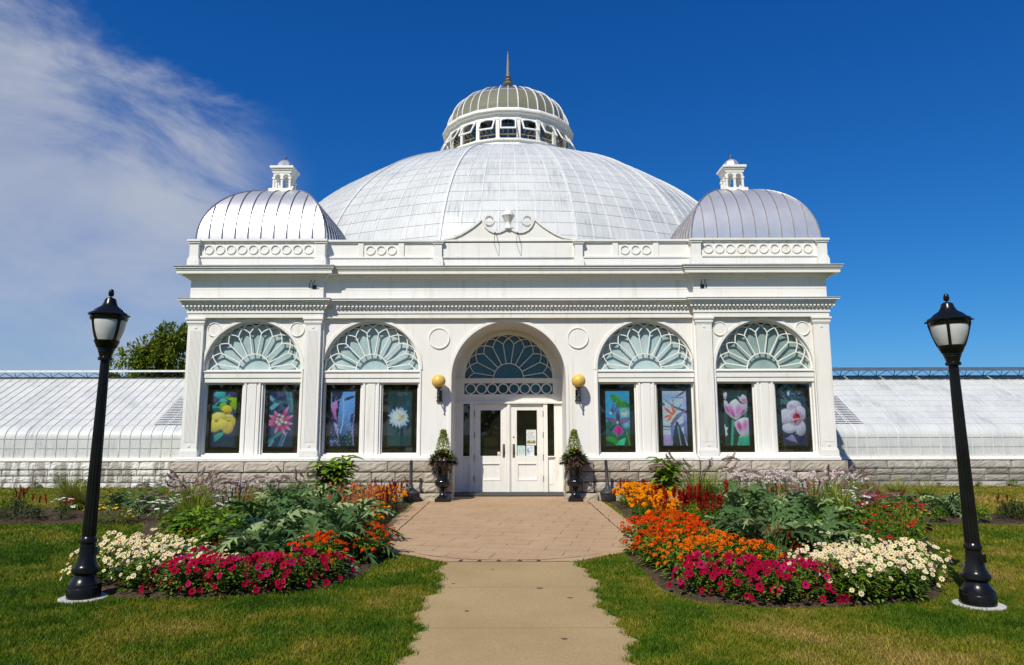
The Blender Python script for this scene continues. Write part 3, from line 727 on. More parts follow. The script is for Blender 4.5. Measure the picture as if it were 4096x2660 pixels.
for k2 in range(2*NLF):
    kk = k2/2; pts = []
    for r, z in lprof:
        p = lan(kk, r, z) if k2 % 2 == 0 else (lan(int(kk), r, z)+lan(int(kk)+1, r, z))/2
        pts.append(tuple(p + (p-Vector((0, DY, p.z))).normalized()*0.015))
    lr.tube(pts, 0.034 if k2 % 2 == 0 else 0.02, 5)
for (r, z) in (lprof[6],): lr.tube([tuple(lan(k, r+0.01, z)) for k in range(NLF+1)], 0.02, 4)
hpart(lr, 'lantern_rib', BAR, lant)
sp = MB(); sp.lathe([(0.532, 18.18), (0.494, 18.283), (0.418, 18.318), (0.38, 18.481), (0.228, 18.61), (0.142, 18.696), (0.123, 18.765), (0.247, 18.868), (0.266, 18.92), (0.19, 18.988), (0.152, 19.023), (0.209, 19.092), (0.133, 19.143), (0.114, 19.212), (0.18, 19.264), (0.095, 19.324), (0.085, 19.47), (0.067, 19.986), (0.033, 20.502), (0.009, 20.674)], 0, DY, 18)
hpart(sp, 'spire', plain('weathered_lead', (0.22, 0.19, 0.16), 0.6, 0.1, 0.2), lant, smooth=True)

# ------------------------------------------------------------------ low glasshouse wings
VENT_L = plain('pale_vent_glass', (0.70, 0.72, 0.72), 0.4); VENT_R = plain('dark_vent_glass', (0.11, 0.115, 0.12), 0.35); TRUSS = plain('dark_truss', (0.05, 0.055, 0.05), 0.6)
def wing(s):
    W = empty('glasshouse_wing', (s*16, 22, 0), 'low whitewashed glasshouse %s the entrance building, %s' % (('left of', 'its ridge vent pale') if s < 0 else ('right of', 'its ridge vents dark and open')), 'glasshouse', 'glasshouse wings')
    def wp(mb, name, mats, parent=None, **kw):
        o = mb.build(name, mats, None, **kw); o.parent = parent or W
        if not parent: o.matrix_parent_inverse = Matrix.Translation((-s*16, -22, 0))
        return o
    X0, X1 = 8.2, 25.0
    st = MB()
    for (za, zb, q, lm, lx, sl) in ((0.55, 0.80, 0.03, 0.8, 2.2, 0.06), (0.36, 0.545, 0, 0.4, 0.75, 0), (0.16, 0.355, 0, 0.45, 0.85, 0), (-0.05, 0.155, 0.06, 0.9, 1.6, 0)):
        a, b = sorted((s*X0, s*X1)); course(st, a, b, za, zb, 21.82-q, lm, lx, int(za*100)+s*7+300, 0.028, sl)
    a, b = sorted((s*X0, s*X1)); wl = wp(st, 'stone_wall', STONE2)
    mo_ = MB(); mo_.box(a, b, 21.835, 22.4, 0, 0.79); wp(mo_, 'mortar_bed', MORT, wl)
    sl_ = MB(); sl_.box(a, b, 21.86, 22.2, 0.80, 0.835); sl_.box(a, b, 21.92, 22.2, 0.835, 0.90); wp(sl_, 'timber_sill', WHITE)
    pf = [(22.0, 0.90), (22.0, 1.19), (22.0, 1.48)]
    cx_, cz_, rr = 22.62, 1.48, 0.62
    for t in np.linspace(180, 118, 8)[1:]: pf.append((cx_+rr*cos(RAD(t)), cz_+0.47*sin(RAD(t))))
    ye, ze = pf[-1]; yr, zr = 25.45, 3.66
    for i in range(1, 10): pf.append((ye+(yr-ye)*i/9, ze+(zr-ze)*i/9))
    al = [0.0]
    for p, q in zip(pf, pf[1:]): al.append(al[-1]+sqrt((q[0]-p[0])**2+(q[1]-p[1])**2))
    rows = [0, 1, 2, 9.0]; 
    def vrow(i): return i if i <= 2 else 2 + (i-2)/7 if i <= 9 else 3+(i-9)
    nx = int((X1-X0)/0.325); g = MB()
    xs = [X0+0.325*i for i in range(nx+1)]
    g.grid([[(s*x, y, z) for x in xs] for (y, z) in pf], 0, False, [[((x-X0)/0.325+(0.001 if s > 0 else 100), vrow(i)) for x in xs] for i in range(len(pf))])
    gl = wp(g, 'glass_roof', WASH, smooth=True, angle=60)
    br = MB(); BM = BAR_R if s < 0 else BAR
    for i, x in enumerate(xs):
        mj = i % 4 == 0; w = 0.011 if not mj else 0.02
        br.grid([[(s*(x-w), y-0.004, z+0.0), (s*(x-w), y-0.014, z+0.016), (s*(x+w), y-0.014, z+0.016), (s*(x+w), y-0.004, z)] for (y, z) in pf])
    wp(br, 'glazing_bar', BM, gl)
    lp_ = MB()
    for i in [1, 2, 9] + list(range(10, len(pf)-1)):
        y, z = pf[i]; lp_.grid([[(s*X0, y-0.012, z-0.005), (s*X1, y-0.012, z-0.005)], [(s*X0, y-0.010, z+0.009), (s*X1, y-0.010, z+0.009)]])
    wp(lp_, 'glass_lap', BAR_D, gl)
    bk = MB(); bk.grid([[(s*X0, yr, zr), (s*X1, yr, zr)], [(s*X0, 28.9, 1.48), (s*X1, 28.9, 1.48)], [(s*X0, 28.9, 0), (s*X1, 28.9, 0)]]); wp(bk, 'rear_slope', WASH)
    # ridge ventilator on a little truss
    vt = MB(); z0 = zr+0.0; lift = 0.20 if s > 0 else 0.15
    k = int((X1-X0)/0.65)
    for i in range(k):
        x = X0+0.65*i
        for (xa, xb) in ((x, x+0.325), (x+0.65, x+0.325)): vt.tube([(s*xa, yr, z0-0.02), (s*xb, yr-0.1, z0+lift)], 0.011, 4)
        vt.tube([(s*x, yr+0.05, z0), (s*x, yr-0.05, z0+lift)], 0.014, 4)
    vt.box(s*X0, s*X1, yr-0.03, yr+0.03, z0-0.04, z0+0.01)
    vb = wp(vt, 'ridge_truss', TRUSS)
    vp = MB()
    if s < 0: vp.box(s*X0, s*X1, yr-0.32, yr-0.30, z0+0.165, z0+0.235); vp.box(s*X0, s*X1, yr-0.30, yr+0.3, z0+0.215, z0+0.235)
    else:
        for i in range(int((X1-X0)/1.3)):
            xa, xb = s*(X0+1.3*i+0.02), s*(X0+1.3*(i+1)-0.02)
            q = [(xa, yr-0.55, z0+0.16), (xb, yr-0.55, z0+0.16), (xb, yr+0.1, z0+0.30), (xa, yr+0.1, z0+0.30)]
            vp.quad(*q); vp.quad(*[(p[0], p[1], p[2]-0.02) for p in q][::-1]); vp.tube([q[0], q[1]], 0.018, 4); vp.tube([q[2], q[3]], 0.018, 4)
            vp.tube([((xa+xb)/2, yr-0.55, z0+0.16), ((xa+xb)/2, yr-0.1, z0-0.02)], 0.012, 4, 1)
    wp(vp, 'ridge_vent', [VENT_L if s < 0 else VENT_R, BAR])
    # louvred opening beside the entrance building
    lv = MB(); n_l = 17; xa, xb = X0+0.1, 11.2
    for i in range(n_l):
        t = i/n_l*0.55; y, z = ye+(yr-ye)*t-0.03, ze+(zr-ze)*t+0.035; y2, z2 = y+0.055, z-0.004
        sl2 = 0.0
        lv.quad((s*xa, y, z), (s*xb, y, z), (s*xb, y2, z2+0.03), (s*xa, y2, z2+0.03))
    yt, zt = ye+(yr-ye)*0.55, ze+(zr-ze)*0.55
    for x in (10.7, 11.2): lv.tube([(s*x, ye-0.03, ze+0.04), (s*x, yt-0.03, zt+0.05)], 0.016, 4, 1)
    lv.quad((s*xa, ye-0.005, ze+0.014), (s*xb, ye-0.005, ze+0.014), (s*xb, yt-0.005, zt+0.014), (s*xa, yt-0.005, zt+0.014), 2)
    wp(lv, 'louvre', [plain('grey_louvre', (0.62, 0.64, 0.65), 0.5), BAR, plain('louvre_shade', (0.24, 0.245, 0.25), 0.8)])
    en = MB(); en.prism([(0, 0)]*0 or [(-1, 0), (1, 0), (1, 1)], 0, 0.01) if False else None
    ge = MB(); P_ = [(s*X1, y, z) for y, z in pf] + [(s*X1, 28.9, 1.48), (s*X1, 28.9, 0.9)]
    ge.poly(P_); wp(ge, 'gable_end', WASH)
for s in (-1, 1): wing(s)
# ------------------------------------------------------------------ ground
def m_lawn(blade):
    m, nt, b = new_mat('grass_blades' if blade else 'lawn_turf'); p = pos(nt)
    n1 = noise(nt, p, 0.55, 5, 0.6, 0.4); n2 = noise(nt, p, 2.3, 5, 0.65); n3 = noise(nt, p, 9, 4, 0.6)
    t = math_n(nt, 'ADD', math_n(nt, 'MULTIPLY', n1, 0.55), math_n(nt, 'MULTIPLY', n2, 0.45))
    sep = nn(nt, 'ShaderNodeSeparateXYZ'); lk(nt, p, sep.inputs[0])
    # the right-hand and the far lawn are drier
    dry = nn(nt, 'ShaderNodeMapRange'); lk(nt, sep.outputs[0], dry.inputs[0]); dry.inputs[1].default_value = -3; dry.inputs[2].default_value = 4; dry.inputs[3].default_value = 0.0; dry.inputs[4].default_value = 0.055
    far = nn(nt, 'ShaderNodeMapRange'); lk(nt, sep.outputs[1], far.inputs[0]); far.inputs[1].default_value = 12; far.inputs[2].default_value = 18; far.inputs[3].default_value = 0.0; far.inputs[4].default_value = 0.06
    t = math_n(nt, 'ADD', math_n(nt, 'ADD', t, dry.outputs[0]), far.outputs[0])
    c = ramp(nt, t, [(0.38, (0.030, 0.082, 0.004)), (0.49, (0.085, 0.150, 0.008)), (0.57, (0.20, 0.20, 0.018)), (0.68, (0.36, 0.26, 0.075))])
    if blade:
        isl = nn(nt, 'ShaderNodeNewGeometry').outputs['Random Per Island']
        c = mixc(nt, 1.0, c, ramp(nt, isl, [(0, (0.55, 0.62, 0.5)), (0.6, (1.05, 1.05, 1.0)), (0.93, (1.3, 1.25, 1.1)), (1.0, (2.2, 1.8, 1.5))]), 'MULTIPLY')
        b.inputs['Roughness'].default_value = 0.45; b.inputs['Specular IOR Level'].default_value = 0.12
        out = nt.nodes['Material Output']; trn = nn(nt, 'ShaderNodeBsdfTranslucent'); lk(nt, c, trn.inputs[0])
        ms = nn(nt, 'ShaderNodeMixShader'); ms.inputs[0].default_value = 0.25; lk(nt, b.outputs[0], ms.inputs[1]); lk(nt, trn.outputs[0], ms.inputs[2]); lk(nt, ms.outputs[0], out.inputs[0])
    else:
        c = mixc(nt, 0.9, c, ramp(nt, n3, [(0.3, (0.45, 0.45, 0.4)), (0.7, (1.0, 1.0, 0.95))]), 'MULTIPLY')
        b.inputs['Roughness'].default_value = 0.9; b.inputs['Specular IOR Level'].default_value = 0.1
        bump(nt, b, noise(nt, p, 35, 5, 0.7), 0.8, 0.04)
    lk(nt, c, b.inputs['Base Color']); return m
LAWN, BLADE = m_lawn(False), m_lawn(True)
def m_pave():
    m, nt, b = new_mat('brick_paving'); p = pos(nt)
    # large diagonal pavers, mostly worn to one colour with a few open joints
    rot = mapping(nt, p, (1, 1, 1), (0.1, 0.2, 0), (0, 0, RAD(12)))
    bt = nn(nt, 'ShaderNodeTexBrick'); lk(nt, rot, bt.inputs['Vector']); bt.offset = 0.5
    bt.inputs['Scale'].default_value = 1.0; bt.inputs['Brick Width'].default_value = 0.62; bt.inputs['Row Height'].default_value = 0.40; bt.inputs['Mortar Size'].default_value = 0.008; bt.inputs['Mortar Smooth'].default_value = 0.3
    bt.inputs['Color1'].default_value = (0.41, 0.255, 0.15, 1); bt.inputs['Color2'].default_value = (0.46, 0.295, 0.18, 1)
    n1 = noise(nt, p, 1.2, 4); n2 = noise(nt, p, 28, 4, 0.7); n4 = noise(nt, p, 3.2, 4, 0.6)
    gap = math_n(nt, 'MULTIPLY', bt.outputs['Fac'], nn_ramp(nt, n4, 0.46, 0.58))
    c = mixc(nt, 0.75, bt.outputs['Color'], ramp(nt, n1, [(0.3, (0.395, 0.262, 0.148)), (0.7, (0.475, 0.338, 0.202))]))
    c = mixc(nt, 0.6, c, ramp(nt, n2, [(0.25, (0.70, 0.68, 0.66)), (0.6, (1.06, 1.05, 1.05))]), 'MULTIPLY')
    c = mixc(nt, math_n(nt, 'MULTIPLY', gap, 0.9), c, (0.06, 0.05, 0.03))
    lk(nt, c, b.inputs['Base Color']); b.inputs['Roughness'].default_value = 0.9; b.inputs['Specular IOR Level'].default_value = 0.25
    bump(nt, b, n2, 0.25, 0.01); return m
def nn_ramp(nt, f, a, b_):
    n = nn(nt, 'ShaderNodeMapRange'); lk(nt, f, n.inputs[0]); n.inputs[1].default_value = a; n.inputs[2].default_value = b_; return n.outputs[0]
PAVE = m_pave()
def m_conc():
    m, nt, b = new_mat('path_concrete'); p = pos(nt)
    n1 = noise(nt, p, 0.9, 5, 0.6); n2 = noise(nt, p, 55, 3, 0.6); n3 = noise(nt, p, 150, 2, 0.5)
    c = ramp(nt, n1, [(0.3, (0.35, 0.250, 0.118)), (0.7, (0.42, 0.31, 0.158))])
    c = mixc(nt, 0.7, c, ramp(nt, n2, [(0.3, (0.72, 0.70, 0.68)), (0.55, (1.0, 1.0, 1.0)), (0.75, (1.18, 1.16, 1.12))]), 'MULTIPLY')
    c = mixc(nt, 0.6, c, ramp(nt, n3, [(0.3, (0.78, 0.78, 0.78)), (0.7, (1.1, 1.1, 1.1))]), 'MULTIPLY')
    sep = nn(nt, 'ShaderNodeSeparateXYZ'); lk(nt, p, sep.inputs[0])
    md = math_n(nt, 'ABSOLUTE', math_n(nt, 'SUBTRACT', math_n(nt, 'FRACT', math_n(nt, 'DIVIDE', math_n(nt, 'SUBTRACT', sep.outputs[1], 6.33), 1.6)), 0.5))
    jn = nn(nt, 'ShaderNodeMapRange'); lk(nt, md, jn.inputs[0]); jn.inputs[1].default_value = 0.4935; jn.inputs[2].default_value = 0.498; jn.inputs[4].default_value = 0.75
    c = mixc(nt, jn.outputs[0], c, (0.15, 0.11, 0.06))
    lk(nt, c, b.inputs['Base Color']); b.inputs['Roughness'].default_value = 0.92; b.inputs['Specular IOR Level'].default_value = 0.2
    bump(nt, b, n2, 0.2, 0.006); return m
CONC = m_conc()
def m_soil():
    m, nt, b = new_mat('bark_mulch'); p = pos(nt)
    n1 = noise(nt, p, 22, 6, 0.7); n2 = noise(nt, p, 2, 3)
    c = ramp(nt, n1, [(0.3, (0.035, 0.024, 0.016)), (0.55, (0.10, 0.068, 0.045)), (0.72, (0.21, 0.15, 0.10))])
    c = mixc(nt, 0.5, c, ramp(nt, n2, [(0.3, (0.7, 0.7, 0.7)), (0.7, (1.2, 1.15, 1.1))]), 'MULTIPLY')
    lk(nt, c, b.inputs['Base Color']); b.inputs['Roughness'].default_value = 1.0; b.inputs['Specular IOR Level'].default_value = 0.1; bump(nt, b, n1, 1.0, 0.04); return m
SOIL = m_soil()
g = MB(); g.quad((-400, -300, 0), (400, -300, 0), (400, 700, 0), (-400, 700, 0)); tag(g.build('lawn', LAWN), kind='structure')
# path and forecourt
SPOT = plain('old_gum_spot', (0.10, 0.075, 0.05), 0.9)
def plaza_w(y): return 2.25 if y > 12.4 else 2.25-0.68*((12.4-y)/2.4)**1.5 if y > 10.0 else 1.57-0.70*((10.0-y)/0.62)**0.75
ys = [9.42, 9.5, 9.6, 9.75, 9.9, 10.05, 10.4, 10.8, 11.2, 11.8, 12.4, 14, 15.5, 16.9, 17.3]
g = MB(); g.grid([[(-plaza_w(max(y, 9.381)), y, 0.010 if y < 17.2 else 0.012), (plaza_w(max(y, 9.381)), y, 0.010 if y < 17.2 else 0.012)] for y in ys] + [[(-1.9, 17.5, 0.016), (1.9, 17.5, 0.016)], [(-1.455, 17.95, 0.022), (1.455, 17.95, 0.022)], [(-1.455, 19.5, 0.048), (1.455, 19.5, 0.048)]])
tag(g.build('paved_forecourt', PAVE), kind='structure')
JOINT = plain('open_joint', (0.05, 0.042, 0.03), 1.0)
rj = random.Random(5)
g = MB()
for s in (-1, 1):
    pts = [(s*(1.90+rj.uniform(-0.012, 0.012)), 11.5+(17.35-11.5)*i/40) for i in range(41)]
    for a, b in zip(pts, pts[1:]): w = rj.uniform(0.005, 0.014); g.quad((a[0]-w, a[1], 0.0145), (a[0]+w, a[1], 0.0145), (b[0]+w, b[1], 0.0145), (b[0]-w, b[1], 0.0145))
# soldier course arc with wedge gaps at the step down to the concrete
arcp = [(x, 9.44+0.20*((abs(x)/0.85)**2.4)) for x in np.linspace(-1.3, 1.3, 40)]
for a, b in zip(arcp, arcp[1:]): w = rj.uniform(0.003, 0.010); g.quad((a[0], a[1]+0.06-w, 0.0145), (b[0], b[1]+0.06-w, 0.0145), (b[0], b[1]+0.06+w, 0.0145), (a[0], a[1]+0.06+w, 0.0145))
for x in (-0.63, -0.385, -0.13, 0.14, 0.39): 
    w = 0.035; g.tri((x-w, 9.425, 0.0146), (x+w*0.9, 9.425, 0.0146), (x+rj.uniform(-0.01, 0.01), 9.56, 0.0146))
tag(g.build('paving_joints', JOINT), kind='structure')
def path_edge(y, s):
    n_ = 0.10*np.sin(y*3.1+s*1.3)+0.06*np.sin(y*8.7)+0.05*np.sin(y*19.0+s*2)
    return (0.80 if s < 0 else 0.93)+n_*0.55
ys = list(np.arange(4.5, 9.42, 0.04))+[9.425]; g = MB()
g.grid([[(-1.0, 2.0, 0.004), (1.0, 2.0, 0.004)]]+[[(-path_edge(y, -1)-0.02, y, 0.004), (path_edge(y, 1)+0.02, y, 0.004)] for y in ys]); 
tag(g.build('concrete_path', CONC), kind='structure')
g = MB()
for (x, y, a, b) in ((0.33, 7.86, .035, .013), (-0.62, 8.1, .02, .008), (0.62, 7.42, .028, .010), (-0.2, 8.9, .02, .005), (0.45, 6.0, .025, .01), (-0.4, 6.9, .02, .009)):
    g.poly([(x+a*cos(t)*(1+.2*sin(3*t)), y+b*2*sin(t), 0.008) for t in np.linspace(0, 2*pi, 12)[:-1]])
tag(g.build('path_spots', SPOT), kind='structure')
# beds
LB = [(-4.65, 8.0), (-4.0, 7.42), (-3.3, 7.38), (-2.6, 7.55), (-2.0, 7.85), (-1.75, 8.5), (-1.62, 9.4), (-1.62, 10.0), (-1.9, 11.0), (-2.28, 12.5), (-2.32, 17.4), (-5.0, 17.5), (-8.2, 17.4), (-8.0, 15.8), (-6.9, 13.6), (-6.0, 11.7), (-5.2, 9.8)]
RB = [(4.95, 8.3), (4.35, 7.35), (3.4, 6.98), (2.4, 6.95), (1.85, 7.2), (1.60, 7.75), (1.62, 8.8), (1.58, 9.7), (1.75, 10.6), (2.28, 12.5), (2.36, 17.4), (5.0, 17.5), (8.6, 17.4), (8.2, 15.8), (7.3, 13.6), (6.7, 11.5), (5.6, 9.4)]
LF = [(-11.8, 13.7), (-10.2, 13.3), (-7.0, 13.25), (-6.4, 13.5), (-7.6, 16.4), (-10.4, 16.2), (-11.9, 14.8)]
RF = [(6.9, 13.4), (7.6, 12.95), (9.2, 12.85), (9.9, 13.2), (10.0, 14.2), (8.4, 16.4), (7.4, 16.0)]
def bed(poly, z, name):
    c = (sum(p[0] for p in poly)/len(poly), sum(p[1] for p in poly)/len(poly)); g = MB(); r = random.Random(3)
    pts = []
    for i in range(len(poly)):
        a, b = poly[i], poly[(i+1) % len(poly)]
        for k in range(8): t = k/8; pts.append((a[0]+(b[0]-a[0])*t+r.uniform(-.03, .03), a[1]+(b[1]-a[1])*t+r.uniform(-.03, .03)))
    rows = []
    for f, zz in ((1.0, -0.01), (0.96, 0.02), (0.6, 0.05), (0.02, 0.07)): rows.append([(c[0]+(x-c[0])*f, c[1]+(y-c[1])*f, zz+z) for x, y in pts])
    g.grid(rows, 0, True); tag(g.build(name, SOIL), kind='structure')
for q in (LB, RB, LF, RF): bed(q, 0.0, 'bed_soil')
def inside(poly, x, y):
    x = np.asarray(x, float); y = np.asarray(y, float); r = np.zeros(x.shape, bool); n = len(poly)
    for i in range(n):
        (x1, y1), (x2, y2) = poly[i], poly[(i+1) % n]
        cnd = (y1 > y) != (y2 > y)
        with np.errstate(divide='ignore', invalid='ignore'): r ^= cnd & (x < (x2-x1)*(y-y1)/((y2-y1) or 1e-9)+x1)
    return r
# grass: one mesh of blades, thinning with distance
def lawn_grass():
    X, Y, Hh, Wd = [], [], [], []
    def scat(x0, x1, y0, y1, dens, h, w):
        n = int((x1-x0)*(y1-y0)*dens); x = RNG.uniform(x0, x1, n); y = RNG.uniform(y0, y1, n)
        keep = np.ones(n, bool)
        for q in (LB, RB, LF, RF): keep &= ~inside(q, x, y)
        nzz = 0.10*np.sin(y*3.1+np.sign(x)*1.3)+0.06*np.sin(y*8.7)+0.05*np.sin(y*19.0+np.sign(x)*2)+RNG.normal(0, 0.05, n)
        edge = np.where(y < 9.45, np.where(x < 0, 0.80, 0.93)+nzz*0.55, 0)
        pw = np.where(y > 12.4, 2.25, np.where(y > 10, 2.25-0.68*(np.clip(12.4-y, 0, 9)/2.4)**1.5, 1.57-0.7*(np.clip(10-y, 0, .62)/0.62)**0.75))
        edge = np.where(y >= 9.45, pw+0.02, edge)
        keep &= np.abs(x) > edge
        keep &= ~((np.hypot(x+4.35, y-7.46) < 0.24) | (np.hypot(x-4.56, y-7.1) < 0.26))
        keep &= ~((y > 17.3) & (np.abs(x) < 8.5))
        x, y = x[keep], y[keep]; X.append(x); Y.append(y); Hh.append(np.full(len(x), h)); Wd.append(np.full(len(x), w))
    for (sx0, sx1) in ((-6.5, -0.5), (0.6, 6.5)): scat(sx0, sx1, 4.9, 8.2, 8600, 0.034, 0.0030)
    for (sx0, sx1) in ((-8.5, -0.5), (0.6, 8.5)): scat(sx0, sx1, 8.2, 10.6, 4200, 0.036, 0.0042)
    for (sx0, sx1) in ((-11, -1.5), (1.5, 11)): scat(sx0, sx1, 10.6, 14.0, 1500, 0.038, 0.007)
    for (sx0, sx1) in ((-17, -2), (2, 17)): scat(sx0, sx1, 14.0, 21.7, 420, 0.045, 0.012)
    x, y, h, w = map(np.concatenate, (X, Y, Hh, Wd)); n = len(x)
    h = h*RNG.uniform(0.45, 1.25, n)
    a = RNG.uniform(0, 2*pi, n); b = RNG.uniform(0, 2*pi, n); ln = h*RNG.uniform(0.25, 1.0, n)
    z0 = np.zeros(n)
    p0 = np.stack([x-w*np.cos(a), y-w*np.sin(a), z0], 1); p1 = np.stack([x+w*np.cos(a), y+w*np.sin(a), z0], 1)
    mx, my = x+ln*0.4*np.cos(b), y+ln*0.4*np.sin(b)
    p2 = np.stack([mx-w*0.7*np.cos(a), my-w*0.7*np.sin(a), h*0.6], 1); p3 = np.stack([mx+w*0.7*np.cos(a), my+w*0.7*np.sin(a), h*0.6], 1)
    p4 = np.stack([x+ln*np.cos(b), y+ln*np.sin(b), h], 1)
    V = np.stack([p0, p1, p2, p3, p4], 1).reshape(-1, 3)
    base = np.arange(n)*5
    loops = np.stack([base, base+1, base+3, base+2, base+2, base+3, base+4], 1).ravel()
    me = bpy.data.meshes.new('grass'); me.vertices.add(len(V)); me.vertices.foreach_set('co', V.ravel().astype(np.float32))
    me.loops.add(len(loops)); me.loops.foreach_set('vertex_index', loops.astype(np.int32))
    me.polygons.add(2*n); st = np.stack([np.arange(n)*7, np.arange(n)*7+4], 1).ravel(); me.polygons.foreach_set('loop_start', st.astype(np.int32))
    me.update(calc_edges=True); me.materials.append(BLADE)
    o = bpy.data.objects.new('grass', me); COL.objects.link(o); tag(o, 'mown green grass with dry yellow patches over the lawn', 'grass', kind='stuff')
lawn_grass()

# ------------------------------------------------------------------ black street lamps
BLACK = plain('gloss_black_paint', (0.007, 0.007, 0.007), 0.25, 0, 0.3, 5, 0.32, 0.05, 25)
def m_globe():
    m, nt, b = new_mat('opal_lamp_glass'); p = pos(nt); n1 = noise(nt, p, 9, 4)
    lk(nt, ramp(nt, n1, [(0.3, (0.50, 0.505, 0.50)), (0.7, (0.62, 0.62, 0.61))]), b.inputs['Base Color']); b.inputs['Roughness'].default_value = 0.28; return m
GLOBE = m_globe(); FOOT = plain('concrete_footing', (0.46, 0.45, 0.42), 0.9, 0, 0.15, 8)
def street_lamp(x, y, rot, label, lean, sc):
    L = empty('street_lamp', (x, y, 0), label, 'street lamp', 'black lamp posts at the corners of the beds')
    L.rotation_euler = (0, lean, 0); L.scale = (1, 1, sc)
    def lp(mb, name, mat, smooth=True, parent=None): return mb.build(name, mat, parent or L, smooth=smooth, angle=30)
    q = MB(); q.lathe([(0.225, -0.02), (0.225, 0.012), (0.215, 0.016)], 0, 0, 28); lp(q, 'footing', FOOT, False)
    q = MB(); q.lathe([(0.1551, 0.01), (0.1579, 0.10), (0.1504, 0.115), (0.156, 0.125), (0.1504, 0.15), (0.1269, 0.175), (0.1081, 0.21), (0.1015, 0.235), (0.1203, 0.25), (0.1316, 0.27), (0.1278, 0.30), (0.1109, 0.315), (0.1053, 0.33), (0.0893, 0.37), (0.07802, 0.43), (0.07332, 0.50), (0.0705, 0.53), (0.0799, 0.54), (0.08178, 0.565), (0.0752, 0.585), (0.0658, 0.60)], 0, 0, 32); lp(q, 'lamp_base', BLACK)
    q = MB(); fl = lambda a, z: -0.10*max(0, cos(12*a))**3
    q.lathe([(0.067+(0.045-0.067)*t, 0.59+(2.38-0.59)*t) for t in np.linspace(0, 1, 8)], 0, 0, 96, 0, True, fl); lp(q, 'pole', BLACK)
    q = MB(); q.box(0.065, 0.105, -0.03, 0.03, 0.42, 0.50); o = lp(q, 'outlet_box', BLACK, False); o.rotation_euler = (0, 0, RAD(8) if x < 0 else RAD(-70))
    q = MB(); q.lathe([(0.05995, 2.37), (0.07194, 2.375), (0.07194, 2.40), (0.05995, 2.41), (0.0654, 2.43), (0.07194, 2.455), (0.07848, 2.46), (0.0763, 2.475), (0.08502, 2.48), (0.08502, 2.495), (0.09592, 2.505), (0.1221, 2.565), (0.1264, 2.575), (0.1199, 2.58)], 0, 0, 28); lp(q, 'lantern_cup', BLACK)
    q = MB(); q.lathe([(0.109, 2.57), (0.133, 2.62), (0.1559, 2.69), (0.1679, 2.75), (0.1711, 2.80), (0.169, 2.815)], 0, 0, 36); lp(q, 'globe', GLOBE)
    q = MB(); q.lathe([(0.1766, 2.79), (0.1799, 2.795), (0.1831, 2.835), (0.2017, 2.84), (0.2027, 2.852), (0.1875, 2.866), (0.1635, 2.876), (0.1472, 2.895), (0.1254, 2.915), (0.09265, 2.935), (0.0763, 2.955), (0.06322, 2.985), (0.05668, 3.01), (0.05014, 3.022), (0.0327, 3.03), (0.00872, 3.04)], 0, 0, 36); lp(q, 'lantern_cap', BLACK)
    q = MB(); q.lathe([(0.00654, 3.03), (0.00654, 3.045), (0.02398, 3.05), (0.02834, 3.075), (0.03161, 3.08), (0.02616, 3.086), (0.02616, 3.105), (0.01635, 3.122), (0.00327, 3.128)], 0, 0, 12); lp(q, 'finial', BLACK)
    for k in range(4):
        a = rot + k*pi/2; q = MB(); pts = [(0.1918, 2.845), (0.1918, 2.80), (0.1799, 2.75), (0.1657, 2.69), (0.1439, 2.62), (0.1243, 2.565)]
        Pn = []
        for r, z in pts:
            tx, ty = -sin(a)*0.013, cos(a)*0.013; c0 = (r*cos(a), r*sin(a)); c1 = ((r-0.018)*cos(a), (r-0.018)*sin(a))
            Pn.append([(c0[0]-tx, c0[1]-ty, z), (c0[0]+tx, c0[1]+ty, z), (c1[0]+tx, c1[1]+ty, z), (c1[0]-tx, c1[1]-ty, z)])
        q.grid(Pn, 0, True); q.tube([(0.186*cos(a), 0.186*sin(a), 2.835), (0.218*cos(a), 0.218*sin(a), 2.835)], 0.009, 6)
        lp(q, 'cage_strap', BLACK, False)
    return L
street_lamp(-4.35, 7.46, RAD(-27), 'black lamp post with opal globe beside the white zinnias of the left bed', RAD(0.75), 1.03)
street_lamp(4.56, 7.10, RAD(-125), 'black lamp post with opal globe beside the white zinnias of the right bed', RAD(-0.85), 0.985)

